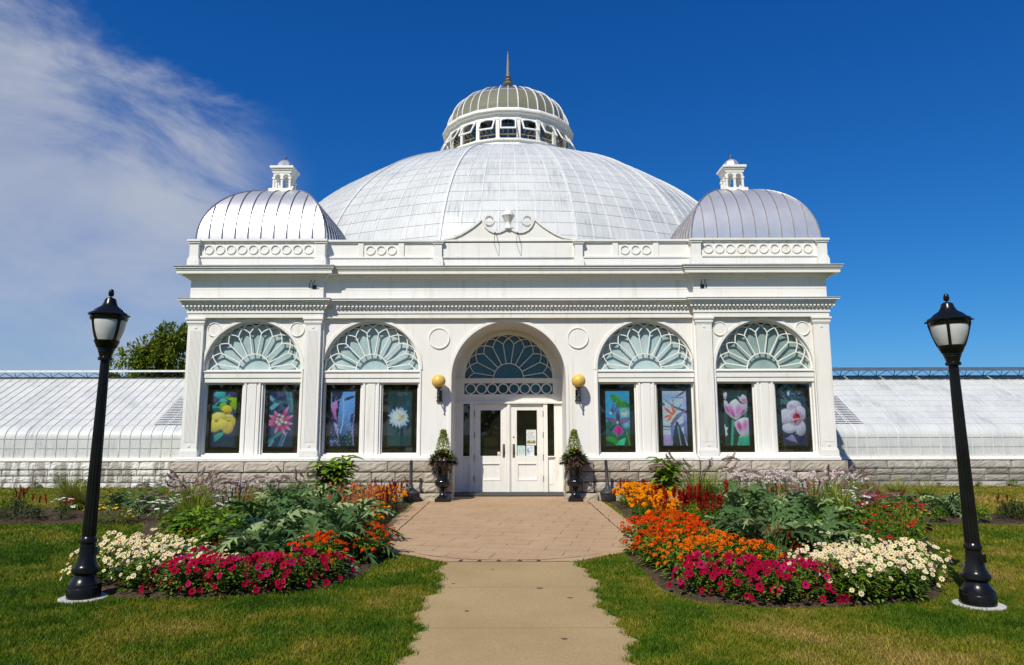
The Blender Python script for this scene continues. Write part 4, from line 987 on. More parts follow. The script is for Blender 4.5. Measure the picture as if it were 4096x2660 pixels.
# ------------------------------------------------------------------ yellow globe wall lamps
def m_amber():
    m, nt, b = new_mat('amber_globe'); n1 = noise(nt, pos(nt), 14, 4)
    lk(nt, ramp(nt, n1, [(0.3, (0.68, 0.43, 0.075)), (0.7, (0.76, 0.51, 0.115))]), b.inputs['Base Color']); b.inputs['Roughness'].default_value = 0.32
    b.inputs['Subsurface Weight'].default_value = 0.15; b.inputs['Subsurface Radius'].default_value = (0.05, 0.03, 0.01); return m
AMBER = m_amber(); IRON2 = plain('wall_lamp_iron', (0.055, 0.055, 0.058), 0.45, 0.3, 0.3, 20)
for s in (-1, 1):
    L = empty('wall_lamp', (s*1.76, YC-0.02, 2.45), 'amber globe wall lamp on a dark iron bracket to the %s of the arched entrance' % ('left' if s < 0 else 'right'), 'wall lamp', 'globe lamps flanking the entrance')
    q = MB(); q.box(-0.062, 0.062, -0.03, 0.015, 0.0, 0.27); q.box(-0.075, 0.075, -0.04, 0.015, -0.015, 0.02); q.build('back_plate', IRON2, L)
    q = MB(); q.tube([(0, -0.02, 0.06), (0, -0.10, 0.03), (0, -0.20, 0.06), (0, -0.25, 0.14), (0, -0.26, 0.20)], [0.014, 0.014, 0.016, 0.02, 0.016], 8)
    q.lathe([(0.012, 0.06), (0.028, 0.08), (0.034, 0.12), (0.018, 0.15), (0.03, 0.18), (0.034, 0.205), (0.02, 0.23), (0.022, 0.26), (0.055, 0.295), (0.098, 0.32), (0.10, 0.335)], 0, -0.26, 16); q.lathe([(0.006, -0.03), (0.022, -0.01), (0.024, 0.01), (0.012, 0.03), (0.016, 0.06)], 0, -0.26, 12); q.tube([(-0.09, -0.1, 0.085), (0.0, -0.1, 0.10)], 0.008, 5)
    q.build('bracket', IRON2, L, smooth=True)
    q = MB(); q.lathe([(0.085, 0.325)] + [(0.176*cos(RAD(a)), 0.485+0.176*sin(RAD(a))) for a in range(-60, 91, 6)], 0, -0.26, 36); q.build('globe', AMBER, L, smooth=True, angle=70)

# ------------------------------------------------------------------ cast urns, ash bins
BLK2 = plain('gloss_black_urn', (0.007, 0.007, 0.008), 0.15, 0, 0.2, 6, 0.6, 0.08, 30)
for s in (-1, 1):
    L = empty('planter_urn', (s*1.60, 17.31, 0.012), 'glossy black cast urn on a square foot to the %s of the doors' % ('left' if s < 0 else 'right'), 'urn', 'black urns flanking the entrance')
    q = MB(); q.box(-0.175, 0.175, -0.175, 0.175, 0, 0.085); q.build('foot', BLK2, L)
    q = MB(); q.lathe([(0.145, 0.086), (0.14, 0.115), (0.10, 0.14), (0.075, 0.18), (0.06, 0.24), (0.06, 0.275), (0.075, 0.29), (0.07, 0.31)], 0, 0, 28); q.build('stem', BLK2, L, smooth=True)
    q = MB(); q.lathe([(0.06, 0.30), (0.11, 0.32), (0.165, 0.37), (0.19, 0.43), (0.192, 0.47), (0.175, 0.51), (0.15, 0.525)], 0, 0, 88, 0, True, lambda a, z: 0.045*abs(sin(11*a)) if 0.33 < z < 0.5 else 0); q.build('fluted_bowl', BLK2, L, smooth=True)
    q = MB(); q.lathe([(0.15, 0.52), (0.142, 0.56), (0.145, 0.66), (0.155, 0.75), (0.17, 0.82), (0.195, 0.875), (0.225, 0.905), (0.235, 0.925), (0.21, 0.93), (0.19, 0.90), (0.0, 0.88)], 0, 0, 32, cap=False)
    for k in range(6):
        a0_, a1_ = 2*pi*k/6, 2*pi*(k+1)/6; q.tube([(0.158*cos(a0_+(a1_-a0_)*t), 0.158*sin(a0_+(a1_-a0_)*t), 0.79-0.055*sin(pi*t)) for t in np.linspace(0, 1, 7)], 0.010, 5)
    q.build('flared_neck', BLK2, L, smooth=True)
BINM = plain('charcoal_plastic', (0.035, 0.036, 0.04), 0.55, 0, 0.25, 15)
for s in (-1, 1):
    L = empty('ash_bin', (-2.36 if s < 0 else 2.40, 17.22, 0.0), 'charcoal bottle-shaped ash bin standing on the %s side of the entrance' % ('left' if s < 0 else 'right'), 'ash bin', 'ash bins beside the entrance')
    if s > 0: L.rotation_euler = (0, RAD(-3), 0)
    q = MB(); q.lathe([(0.15, 0), (0.17, 0.02), (0.185, 0.20), (0.198, 0.205), (0.198, 0.235)], 0, 0, 64, 0, True, lambda a, z: 0.03*(cos(32*a)) if z < 0.201 else 0); q.build('ribbed_tub', BINM, L, smooth=True)
    q = MB(); q.lathe([(0.198, 0.236), (0.19, 0.25), (0.12, 0.30), (0.065, 0.345), (0.05, 0.40), (0.047, 0.44), (0.04, 0.45), (0.037, 0.93), (0.04, 0.94), (0.038, 0.985), (0.02, 1.0)], 0, 0, 24); q.build('bottle_neck', BINM, L, smooth=True)
# ------------------------------------------------------------------ flower pictures on display screens
def m_screen():
    m, nt, b = new_mat('lit_screen'); at = nn(nt, 'ShaderNodeAttribute'); at.attribute_name = 'picture'
    lk(nt, at.outputs['Color'], b.inputs['Base Color']); lk(nt, at.outputs['Color'], b.inputs['Emission Color'])
    b.inputs['Emission Strength'].default_value = 0.75; b.inputs['Roughness'].default_value = 0.3; return m
SCREEN = m_screen(); BEZEL = plain('black_bezel', (0.015, 0.017, 0.018), 0.35)
PW, PH = 58, 130; ASP = 0.445
_u, _v = np.meshgrid((np.arange(PW)+.5)/PW*ASP, (np.arange(PH)+.5)/PH)
def lin(c): c = np.asarray(c, float)/255; return np.where(c <= 0.04045, c/12.92, ((c+0.055)/1.055)**2.4)
class Pic:
    def __init__(s, bg): s.a = np.ones((PH, PW, 3))*np.asarray(bg, float)
    def put(s, al, col): al = np.clip(al, 0, 1)[..., None]; s.a = s.a*(1-al)+np.asarray(col, float)*al; return s
    def el(s, cx, cy, rx, ry, col, rot=0, soft=0.25, al=1.0):
        x = _u-cx*ASP; y = _v-cy; c, q = cos(RAD(rot)), sin(RAD(rot)); X_ = (x*c+y*q)/rx; Y_ = (-x*q+y*c)/ry
        d = np.sqrt(X_**2+Y_**2); sh = np.clip(1-0.16*(x/rx)*0.6-0.20*(y/ry)-0.10*d*d, 0.6, 1.15)[..., None] if soft < .5 else 1.0; return s.put((1-d)/soft*al if soft < 1 else np.clip(1-d, 0, 1)*al, np.asarray(col, float)*sh)
    def petal(s, cx, cy, ang, L, W, col, tip=None, al=1.0, r0=0.0):
        a = RAD(ang); x = _u-cx*ASP; y = _v-cy; t = (x*cos(a)+y*sin(a))/L; w = (-x*sin(a)+y*cos(a)); T = np.clip(t, 0, 1)
        prof_ = W*np.sin(pi*np.clip(T, 0.02, .995)**0.75)**0.8; m = np.clip((prof_-np.abs(w))/0.006, 0, 1)*(t > r0)*(t < 1)*al
        s.put(m, np.asarray(col, float)*(1.06-0.30*np.clip(np.abs(w)/W, 0, 1)-0.10*np.sin(w*900)*(T > .2)-.22*(1-T)**2)[..., None])
        if tip is not None: s.put(m*np.clip((T-0.45)*1.8, 0, 1), tip)
        return s
    def pg(s, pts, col, al=1.0):
        m = inside([(p[0]*ASP, p[1]) for p in pts], _u, _v); xs = [p[0]*ASP for p in pts]; y_ = [p[1] for p in pts]; cx, cy = sum(xs)/len(xs), sum(y_)/len(y_)
        sh = np.clip(1.08-.9*(_v-cy)-1.0*np.abs(_u-cx)+.06*np.sin(_u*260+_v*40), .65, 1.2)
        return s.put(m*al, np.asarray(col, float)*sh[..., None])
    def ln(s, pts, w, col, al=1.0):
        for (x0, y0), (x1, y1) in zip(pts, pts[1:]):
            x0, x1 = x0*ASP, x1*ASP; dx, dy = x1-x0, y1-y0; t = np.clip(((_u-x0)*dx+(_v-y0)*dy)/(dx*dx+dy*dy+1e-9), 0, 1)
            s.put((w-np.hypot(_u-x0-t*dx, _v-y0-t*dy))/(w*0.4)*al, col)
        return s
def pics():
    r = random.Random(4); out = []
    p = Pic((24, 46, 92)); p.el(.3, .06, .14, .09, (70, 190, 200)); p.el(.8, .06, .15, .07, (72, 64, 116)); p.el(.1, .14, .1, .07, (92, 76, 128), soft=.9)
    p.ln([(0, .30), (.35, .14), (.7, .07)], .022, (60, 165, 160)); p.ln([(0, .27), (.5, .31)], .03, (60, 180, 150)); p.el(.2, .34, .08, .05, (30, 100, 110))
    p.el(.45, .17, .08, .05, (80, 200, 200)); p.pg([(.5, .12), (.75, .10), (1, .11), (1, .36), (.8, .28), (.7, .22), (.8, .17)], (146, 196, 44)); p.pg([(.3, .22), (.5, .19), (.62, .23), (.4, .34), (.3, .3)], (128, 190, 60))
    p.el(.62, .32, .115, .085, (246, 216, 74)); p.el(.7, .40, .09, .035, (196, 146, 30), soft=.8); p.el(.78, .55, .12, .13, (236, 205, 62)); p.el(.68, .66, .12, .13, (240, 200, 90)); p.el(.7, .53, .06, .022, (170, 110, 30), soft=.8)
    p.el(.68, .45, .11, .04, (242, 236, 176)); p.el(.3, .46, .17, .10, (242, 230, 110)); p.el(.12, .62, .15, .14, (238, 222, 80)); p.el(.45, .60, .13, .11, (244, 228, 96)); p.el(.2, .53, .05, .045, (222, 140, 60), soft=.7); p.el(.19, .53, .018, .016, (176, 60, 30))
    p.pg([(.12, .80), (.3, .76), (.52, .73), (.5, .80), (.34, .87), (.2, .91), (.14, .90)], (44, 160, 150)); p.el(.7, .95, .2, .12, (18, 66, 96), soft=.9); out.append(p)
    p = Pic((36, 56, 106)); p.ln([(0, .1), (.3, .22)], .04, (130, 190, 220)); p.ln([(.1, .3), (.3, .22)], .05, (110, 190, 210)); p.ln([(.2, .18), (.7, .20)], .035, (44, 110, 120)); p.ln([(.7, 0), (.9, .35)], .045, (60, 120, 150)); p.ln([(.85, 0), (.95, .3)], .02, (80, 160, 150))
    p.ln([(0, .92), (.5, .75)], .035, (50, 140, 140)); p.ln([(.45, 1), (.6, .8)], .02, (70, 130, 150)); p.ln([(.55, 1), (.75, .75)], .018, (110, 150, 190)); p.ln([(.05, 1), (.2, .9)], .03, (100, 160, 190))
    cx, cy = .46, .55
    for a, L in ((-150, .25), (-118, .24), (-62, .33), (-25, .28), (10, .25), (38, .26), (68, .27), (112, .24), (165, .27), (-178, .25)): p.petal(cx, cy, a, L, .045, (222, 60, 140), (236, 190, 215))
    for x, y, q in ((.42, .43, .035), (.56, .46, .04), (.35, .50, .03), (.5, .52, .045), (.34, .56, .04), (.44, .60, .04), (.7, .57, .04), (.55, .56, .035)): p.el(x, y+.006, q*1.15, q*1.1, (130, 110, 118), soft=.2); p.el(x, y, q, q*.95, (222, 208, 212), soft=.4)
    out.append(p)
    p = Pic((30, 46, 90)); p.pg([(.5, .0), (1, 0), (1, .75), (.7, .72), (.55, .85), (.35, .75), (.3, .5), (.35, .2)], (96, 150, 222)); p.el(.75, .12, .12, .03, (40, 60, 110), -20); p.pg([(.03, .2), (.25, .17), (.3, .3), (.22, .42), (.3, .55), (.15, .5), (.05, .35)], (200, 110, 190)); p.pg([(.22, .3), (.34, .32), (.3, .45), (.22, .44)], (26, 28, 60))
    p.ln([(.52, .1), (.54, .4), (.5, .6), (.42, .75)], .012, (180, 215, 245)); p.pg([(.85, .42), (1, .38), (1, .9), (.9, .7), (.82, .52)], (44, 54, 106)); p.ln([(.98, .4), (.92, .7), (.98, .98)], .012, (150, 150, 210)); p.pg([(.35, .85), (.6, .8), (.9, .7), (.92, 1), (.5, 1)], (20, 62, 82)); p.pg([(.12, .55), (.28, .6), (.35, .78), (.4, .92), (.2, .7)], (150, 140, 200)); p.el(.08, .92, .08, .06, (100, 160, 230), soft=.9)
    for i in range(150):
        x, y = r.random(), r.random()**0.8
        if .3 < x < .62 and y < .55: continue
        p.el(x, y, .007+.006*r.random(), .007+.006*r.random(), (200, 225, 250), soft=.6)
    p.ln([(.0, .0), (.02, .3), (.1, .2), (.5, .12)], .012, (150, 170, 230)); out.append(p)
    p = Pic((20, 66, 76)); p.el(.8, .25, .15, .2, (24, 84, 100), soft=.95); p.el(.3, .9, .3, .2, (30, 82, 92), soft=.95); p.el(.76, .12, .015, .015, (60, 140, 180), soft=.9)
    cx, cy = .46, .48
    for ring_, n, L, W, col, tp in ((0, 17, .215, .042, (196, 214, 246), (150, 180, 250)), (1, 15, .18, .04, (226, 236, 244), (200, 220, 250)), (2, 12, .13, .035, (238, 242, 236), (232, 240, 246))):
        for k in range(n): p.petal(cx, cy, 360*k/n+11*ring_+r.uniform(-5, 5), L*r.uniform(.9, 1.05), W, col, tp)
    p.el(.36, .46, .09, .1, (240, 246, 238), soft=.6)
    for k in range(16): a = r.random()*360; p.petal(.62, .46, a, .075, .016, (236, 228, 186), (246, 244, 226))
    for k in range(14): p.el(.55+.2*r.random(), .43+.1*r.random(), .006, .006, (216, 186, 60), soft=.6)
    out.append(p)
    p = Pic((60, 168, 226)); p.pg([(.18, .08), (.35, .05), (1, .24), (1, .30), (.55, .31), (.4, .24)], (58, 150, 66)); p.el(.78, .40, .12, .12, (206, 232, 214), soft=.7); p.el(.75, .37, .06, .03, (90, 170, 170), soft=.8); p.pg([(0, .56), (.4, .55), (1, .58), (1, 1), (0, 1)], (18, 120, 96)); p.el(.85, .62, .1, .09, (130, 190, 230), soft=.7); p.pg([(0, .82), (.3, .84), (.55, .93), (.4, 1), (0, .9)], (34, 150, 60)); p.pg([(.4, .99), (.55, .90), (.82, .85), (.75, .99)], (64, 206, 160)); p.pg([(.0, .9), (.3, .95), (.35, .98), (0, .98)], (16, 60, 70))
    PU, PE = (98, 82, 128), (150, 112, 170)
    for pts in ([(.2, .42), (.25, .30), (.36, .23), (.34, .36), (.28, .42)], [(.28, .43), (.42, .30), (.62, .19), (.52, .30)]): p.pg(pts, PU)
    p.el(.22, .41, .03, .03, (226, 226, 236)); p.petal(.5, .58, -88, .26, .04, PU, PE); p.petal(.48, .58, -158, .24, .045, PE, PU); p.petal(.52, .58, -20, .26, .045, PE, PU)
    p.ln([(.42, .62), (.2, .72), (.02, .82)], .022, (40, 70, 100)); p.ln([(.6, .62), (.75, .74), (.95, .86)], .022, (60, 70, 110)); p.ln([(.2, .56), (.1, .68)], .018, (44, 84, 110)); p.pg([(.36, .66), (.5, .62), (.68, .68), (.74, .74), (.5, .86), (.26, .74)], (110, 130, 150)); p.pg([(.36, .66), (.5, .63), (.66, .69), (.70, .73), (.52, .82), (.31, .72)], (206, 24, 146)); p.el(.49, .58, .02, .035, (236, 224, 216)); p.ln([(.85, .75), (.98, 1)], .014, (80, 170, 60)); out.append(p)
    p = Pic((206, 222, 240)); p.el(.2, .1, .3, .14, (150, 180, 236), soft=.95); p.pg([(.86, 0), (1, 0), (1, 1), (.86, .8)], (156, 160, 226)); p.ln([(.4, .12), (.85, .12)], .012, (130, 140, 210)); p.el(.85, .04, .08, .012, (70, 90, 130), -38); p.ln([(.6, .1), (.92, .01)], .012, (70, 90, 130)); p.el(.35, .45, .12, .14, (236, 240, 214), soft=.9)
    p.pg([(0, .12), (.5, .28), (1, .36), (1, .42), (.5, .31), (.2, .2)], (88, 96, 116)); p.pg([(.0, .2), (.1, .24), (.12, .27), (0, .27)], (70, 80, 110)); p.pg([(0, .64), (.5, .64), (.5, .68), (0, .67)], (126, 130, 130)); p.pg([(0, .8), (.35, .8), (.4, 1), (0, 1)], (176, 156, 214)); p.ln([(0, .7), (.4, .72)], .012, (130, 150, 200)); p.ln([(.35, .66), (.38, .9)], .025, (120, 130, 190)); p.pg([(.55, .66), (.98, .55), (1, .62), (.75, .68)], (110, 120, 180))
    p.pg([(.35, .68), (.32, .6), (.42, .52), (.62, .42), (1, .34), (.85, .42), (.55, .56), (.44, .62)], (120, 112, 158)); p.pg([(.34, .66), (.46, .6), (.45, .85), (.40, .95)], (110, 118, 172)); p.ln([(.45, .16), (.46, .3)], .008, (120, 130, 150))
    for pts in ([(.02, .28), (.2, .32), (.48, .44), (.42, .45), (.18, .38)], [(.36, .26), (.46, .31), (.56, .37), (.5, .42), (.42, .42)], [(.02, .50), (.15, .45), (.4, .43), (.3, .48)], [(.15, .56), (.25, .5), (.42, .44), (.34, .53)]): p.pg(pts, (226, 112, 96))
    p.ln([(.6, .35), (.8, .25)], .012, (90, 130, 210)); p.pg([(.38, 1), (.45, .72), (.55, .56), (.63, .57), (.85, .8), (.95, 1)], (30, 52, 82)); p.ln([(.62, .65), (.72, 1)], .012, (150, 180, 200)); out.append(p)
    p = Pic((34, 66, 72)); p.el(.5, .1, .2, .1, (44, 84, 86), soft=.95)
    for pts in ([(.0, .05), (.14, .02), (.16, .08), (.1, .17), (.02, .14)], [(.6, .09), (.7, .12), (.8, .06), (.95, .10), (1, .22), (.75, .22), (.66, .17)]): p.pg(pts, (214, 206, 232))
    p.el(.06, .12, .03, .04, (226, 150, 206), soft=.8); p.el(.85, .18, .06, .05, (226, 130, 180), soft=.8)
    p.ln([(.36, .55), (.27, 1)], .03, (70, 176, 150)); p.ln([(.62, .84), (.53, 1)], .024, (90, 180, 140)); p.pg([(.65, .86), (1, .8), (1, 1), (.58, 1)], (46, 176, 150)); p.ln([(.9, .4), (.86, .5)], .03, (60, 150, 140)); p.pg([(.0, .6), (.08, .68), (.16, .66), (.08, .75), (.14, .8), (.02, .84)], (226, 220, 232))
    p.pg([(.02, .17), (.14, .19), (.22, .25), (.32, .19), (.5, .15), (.62, .19), (.7, .24), (.98, .23), (.97, .36), (.8, .44), (.6, .51), (.5, .535), (.3, .50), (.08, .40), (.02, .3)], (226, 216, 240))
    p.el(.30, .36, .075, .12, (232, 130, 206), -18, .8); p.el(.60, .36, .08, .13, (226, 140, 212), 10, .8); p.el(.38, .43, .03, .09, (206, 56, 146), -20, .8); p.el(.14, .34, .03, .09, (214, 80, 160), -25, .8); p.el(.78, .40, .03, .09, (196, 50, 130), 35, .8); p.el(.46, .52, .03, .02, (230, 220, 180), soft=.7)
    p.pg([(.42, .57), (.6, .52), (.8, .49), (1, .50), (1, .80), (.85, .84), (.65, .83), (.52, .74), (.42, .64)], (222, 214, 230)); p.el(.62, .65, .06, .12, (206, 40, 150), -15, .8); p.el(.85, .63, .07, .13, (220, 120, 200), 10, .8); p.el(.66, .84, .06, .02, (216, 222, 170), soft=.8); out.append(p)
    p = Pic((36, 46, 86))
    for i in range(60):
        x, y = r.random(), r.random()*.24; p.el(x, y, .012+.02*r.random(), .01+.02*r.random(), r.choice([(60, 120, 120), (110, 170, 160), (40, 70, 90), (150, 200, 190)]), r.uniform(0, 90), .8)
    p.el(.34, .06, .03, .05, (190, 226, 200)); p.pg([(0, .15), (.3, .17), (.4, .21), (.2, .24), (0, .21)], (60, 120, 110))
    for i in range(30): p.el(r.random(), .8+.2*r.random(), .008, .008, (130, 150, 190), soft=.8)
    for cx, cy, rx, ry in ((.55, .30, .15, .13), (.2, .48, .14, .16), (.78, .42, .12, .15), (.3, .68, .14, .11), (.75, .68, .11, .16), (.55, .5, .14, .16)): p.el(cx, cy, rx, ry, (222, 216, 240), soft=.12)
    p.el(.45, .29, .06, .05, (196, 160, 226), soft=.9); p.el(.35, .67, .12, .08, (232, 228, 242), soft=.7); p.el(.15, .45, .08, .09, (232, 220, 242), soft=.9); p.ln([(.1, .61), (.45, .57)], .007, (120, 112, 150)); p.ln([(.62, .3), (.62, .42)], .01, (216, 120, 190)); p.ln([(.55, .8), (.6, .68)], .006, (150, 150, 190))
    for k in range(22): a = 2*pi*k/22; p.ln([(.62, .50), (.62+.30*cos(a), .50+.135*sin(a))], .004, (150, 50, 110), .8)
    p.el(.62, .48, .075, .075, (196, 20, 70), soft=.35); p.el(.66, .46, .03, .03, (100, 10, 40), soft=.7); p.el(.56, .56, .035, .05, (206, 30, 80), soft=.4); p.ln([(.45, .535), (.72, .515)], .014, (242, 206, 206)); p.pg([(.1, .88), (.4, .8), (.5, .84), (.62, .96), (.35, .92)], (140, 136, 190)); out.append(p)
    return out
PIC_LABEL = ['display screen showing yellow trumpet flowers', 'display screen showing a pink starry bloom with a white centre', 'display screen showing a blue spotted leaf with a pink patch', 'display screen showing a white dahlia on dark teal', 'display screen showing a purple spidery orchid with a magenta lip', 'display screen showing an orange bird of paradise flower', 'display screen showing pink and white tulips', 'display screen showing a pale hibiscus with a red eye']
WINC = [(-6.52, YP), (-3.52, YC), (3.52, YC), (6.52, YP)]
for i, p in enumerate(pics()):
    q_ = np.pad(p.a, ((1, 1), (1, 1), (0, 0)), mode='edge'); p.a = 0.5*p.a+0.125*(q_[:-2, 1:-1]+q_[2:, 1:-1]+q_[1:-1, :-2]+q_[1:-1, 2:]); p.a = np.clip(p.a*RNG.normal(1, .045, (PH, PW, 1)), 0, 255)
    xc, y = WINC[i//2]; x = xc + (-0.735 if i % 2 == 0 else 0.735) + 0.05*xc/6.5; y = y+0.30; z0, z1 = 1.315, 2.71; w = (z1-z0)*ASP
    T = empty('display_screen', (x, y, 1.22), PIC_LABEL[i] + ' behind a dark window', 'screen', 'flower screens in the windows')
    q = MB(); h = w/2+0.035
    q.box(-h, -w/2, -0.01, 0.05, z0-0.035-1.22, z1+0.035-1.22); q.box(w/2, h, -0.01, 0.05, z0-0.035-1.22, z1+0.035-1.22); q.box(-w/2, w/2, -0.01, 0.05, z0-0.035-1.22, z0-1.22); q.box(-w/2, w/2, -0.01, 0.05, z1-1.22, z1+0.035-1.22); q.box(-w/2, w/2, 0.012, 0.05, z0-1.22, z1-1.22)
    q.box(-0.012, 0.012, 0.02, 0.05, z1+0.035-1.22, 3.04-1.22)
    q.build('bezel', BEZEL, T)
    q = MB(); q.grid([[(-w/2+w*c/PW, 0.0, z1-1.22-(z1-z0)*r_/PH) for c in range(PW+1)] for r_ in range(PH+1)]); o = q.build('picture', SCREEN, T)
    at = o.data.attributes.new('picture', 'FLOAT_COLOR', 'FACE'); col = np.ones((PH*PW, 4), np.float32); col[:, :3] = lin(p.a.reshape(-1, 3)); at.data.foreach_set('color', col.ravel())
# hoop pulls on the window glass and things standing on the sills
CHROME = plain('pale_metal', (0.75, 0.78, 0.77), 0.3, 0.6)
for i in (1, 2, 3, 6, 7):
    xc, y = WINC[i//2]; a = xc + (-1.20 if i % 2 == 0 else 0.27); q = MB()
    x0 = a+0.10+0.02; q.tube([(x0+0.075*cos(RAD(t))+0.0, y+0.215, 1.50+0.10*sin(RAD(t))) for t in range(95, 266, 10)], 0.009, 6)
    tag(q.build('hoop_pull', CHROME), 'curved pale metal pull beside the %s' % PIC_LABEL[i].replace('display screen', 'screen'), 'handle', 'hoop pulls in the windows')
CARD = plain('white_card', (0.62, 0.70, 0.67), 0.7); OCH = plain('ochre_wood', (0.50, 0.36, 0.10), 0.6); REDP = plain('red_plastic', (0.55, 0.05, 0.06), 0.5)
def sillbox(name, x0, x1, y, z0, z1, mat, label, cat):
    q = MB(); q.box(x0, x1, y, y+0.012, z0, z1); q.box(x0+0.01, x1-0.01, y+0.0125, y+0.03, z0, z0+0.02); tag(q.build(name, mat), label, cat)
sillbox('sign_card', -2.64, -2.47, 18.17, 1.125, 1.31, CARD, 'square white card standing in the window below the white dahlia screen', 'card')
sillbox('paper_slip', -2.75, -2.54, 18.14, 1.125, 1.165, CARD, 'low white paper slip at the foot of the square card', 'card')
q = MB(); q.box(5.54, 5.62, 18.2, 18.24, 1.2, 1.3)
q = MB(); q.box(6.80, 7.21, 18.0, 18.06, 1.145, 1.215); q.box(7.0, 7.06, 18.02, 18.05, 1.215, 1.32); q.box(6.81, 7.20, 18.005, 18.055, 1.125, 1.145); tag(q.build('wooden_stand', OCH), 'yellowish wooden stand on the sill below the hibiscus screen', 'stand')
q = MB(); q.lathe([(0.02, 1.125), (0.07, 1.15), (0.085, 1.2), (0.06, 1.26), (0.045, 1.31), (0.01, 1.33)], -5.42, 18.05, 10); tag(q.build('red_bag', REDP, smooth=True), 'small red bag in the window corner right of the pink starry bloom screen', 'bag')
q = MB(); q.box(-4.62, -4.2, 18.35, 18.42, 1.1, 1.26); q.box(-4.66, -4.16, 18.34, 18.43, 1.26, 1.285); tag(q.build('wooden_crate', OCH), 'ochre wooden crate half hidden below the blue spotted leaf screen', 'crate')

# ------------------------------------------------------------------ notices on the right-hand door
PAPER = plain('pale_notice_paper', (0.66, 0.73, 0.70), 0.75, 0, 0.03); PAPER2 = plain('mint_notice_paper', (0.50, 0.64, 0.62), 0.75, 0, 0.03)
INK = plain('grey_ink', (0.28, 0.30, 0.33), 0.8); INKR = plain('red_ink', (0.52, 0.18, 0.16), 0.8); INKB = plain('blue_ink', (0.02, 0.16, 0.48), 0.8); INKG = plain('green_ink', (0.40, 0.60, 0.48), 0.8); PHO = plain('photo_gold', (0.50, 0.40, 0.20), 0.8); PHR = plain('photo_red', (0.36, 0.03, 0.03), 0.8); PHG = plain('photo_green', (0.12, 0.15, 0.05), 0.8)
YN = YD+0.02+0.026
def text(s, x, z, size, mat, parent, y):
    c = bpy.data.curves.new('lettering', 'FONT'); c.body = s; c.size = size; c.align_x = 'CENTER'; c.fill_mode = 'FRONT'; c.extrude = 0.0004
    o = bpy.data.objects.new('lettering', c); dg = bpy.context.evaluated_depsgraph_get(); COL.objects.link(o); bpy.context.view_layer.update()
    me = bpy.data.meshes.new_from_object(o.evaluated_get(bpy.context.evaluated_depsgraph_get())); bpy.data.objects.remove(o); me.name = 'lettering'; me.materials.clear(); me.materials.append(mat)
    t = bpy.data.objects.new('lettering', me); COL.objects.link(t); t.parent = parent; t.location = (x, y, z); t.rotation_euler = (RAD(90), 0, 0); return t
def notice(x0, x1, z0, z1, mat, label):
    T = empty('paper_notice', (x0, YN, z0), label, 'notice', 'notices on the entrance door'); q = MB(); q.box(0, x1-x0, -0.002, 0, 0, z1-z0); q.build('sheet', mat, T); return T, x1-x0, z1-z0
def lines(T, rows, mat, name='text_lines'):
    q = MB(); r = random.Random(len(rows)+7)
    for (xa, xb, z, h) in rows:
        x = xa
        while x < xb: l = r.uniform(0.006, 0.02); q.box(x, min(xb, x+l), -0.0032, -0.0022, z, z+h); x += l+0.004
    return q.build(name, mat, T)
T, w, h = notice(0.485, 0.755, 1.305, 1.725, PAPER, 'tall notice with red lines and a photo strip at its foot, on the right door')
lines(T, [(0.02, w-0.02, h-0.03, 0.012)], INKG, 'header'); lines(T, [(0.03, w-0.03, h-0.068, 0.009), (0.07, w-0.06, h-0.09, 0.009)] + [(0.09, 0.18, h-0.105-0.012*k, 0.005) for k in range(5)], INKR); lines(T, [(0.03, w-0.03, h-0.17-0.016*k, 0.005) for k in range(7)], INK)
q = MB(); q.quad((0.02, -0.0032, h-0.14), (0.065, -0.0032, h-0.14), (0.065, -0.0032, h-0.125), (0.02, -0.0032, h-0.125)); q.tri((0.022, -0.0032, h-0.122), (0.063, -0.0032, h-0.122), (0.042, -0.0032, h-0.10)); q.build('emblem', INK, T)
q = MB(); q.box(0.012, w-0.012, -0.003, -0.0022, 0.05, 0.135, 0); q.box(0.012, w-0.012, -0.0038, -0.0031, 0.05, 0.08, 2)
for cx in (0.065, w-0.06): q.poly([(cx+0.04*cos(a), -0.0038, 0.108+0.018*sin(a)) for a in np.linspace(0, 2*pi, 11)[:-1]], 1)
q.build('photo_strip', [PHO, PHR, PHG], T); lines(T, [(0.04, w-0.04, 0.022, 0.006)], INK, 'footer')
T, w, h = notice(0.238, 0.452, 1.022, 1.295, PAPER2, 'mint sheet listing hours in two grey columns, lower left of the right door glass'); lines(T, [(0.06, 0.15, h-0.035, 0.006), (0.075, 0.135, h-0.05, 0.005)] + [(0.035, 0.035+0.03+0.03*((k*3) % 2), h-0.09-0.017*k, 0.005) for k in range(7)] + [(0.14, 0.185, h-0.09-0.017*k, 0.005) for k in range(7)], INK)
T, w, h = notice(0.482, 0.698, 1.022, 1.295, PAPER, 'white sheet with blue adult and child figures, lower right of the right door glass')
text('FAMILY', 0.142, h-0.052, 0.030, INKB, T, -0.003); lines(T, [(0.095, 0.19, h-0.075, 0.008)], INKB, 'subtitle'); lines(T, [(0.115, 0.165, h-0.13+0.012*k, 0.010) for k in range(2)], INKG, 'green_block'); lines(T, [(0.11, 0.18, h-0.155-0.01*k, 0.005) for k in range(2)] + [(0.03, 0.09, 0.02+0.016*k, 0.005) for k in range(3)], INK)
q = MB()
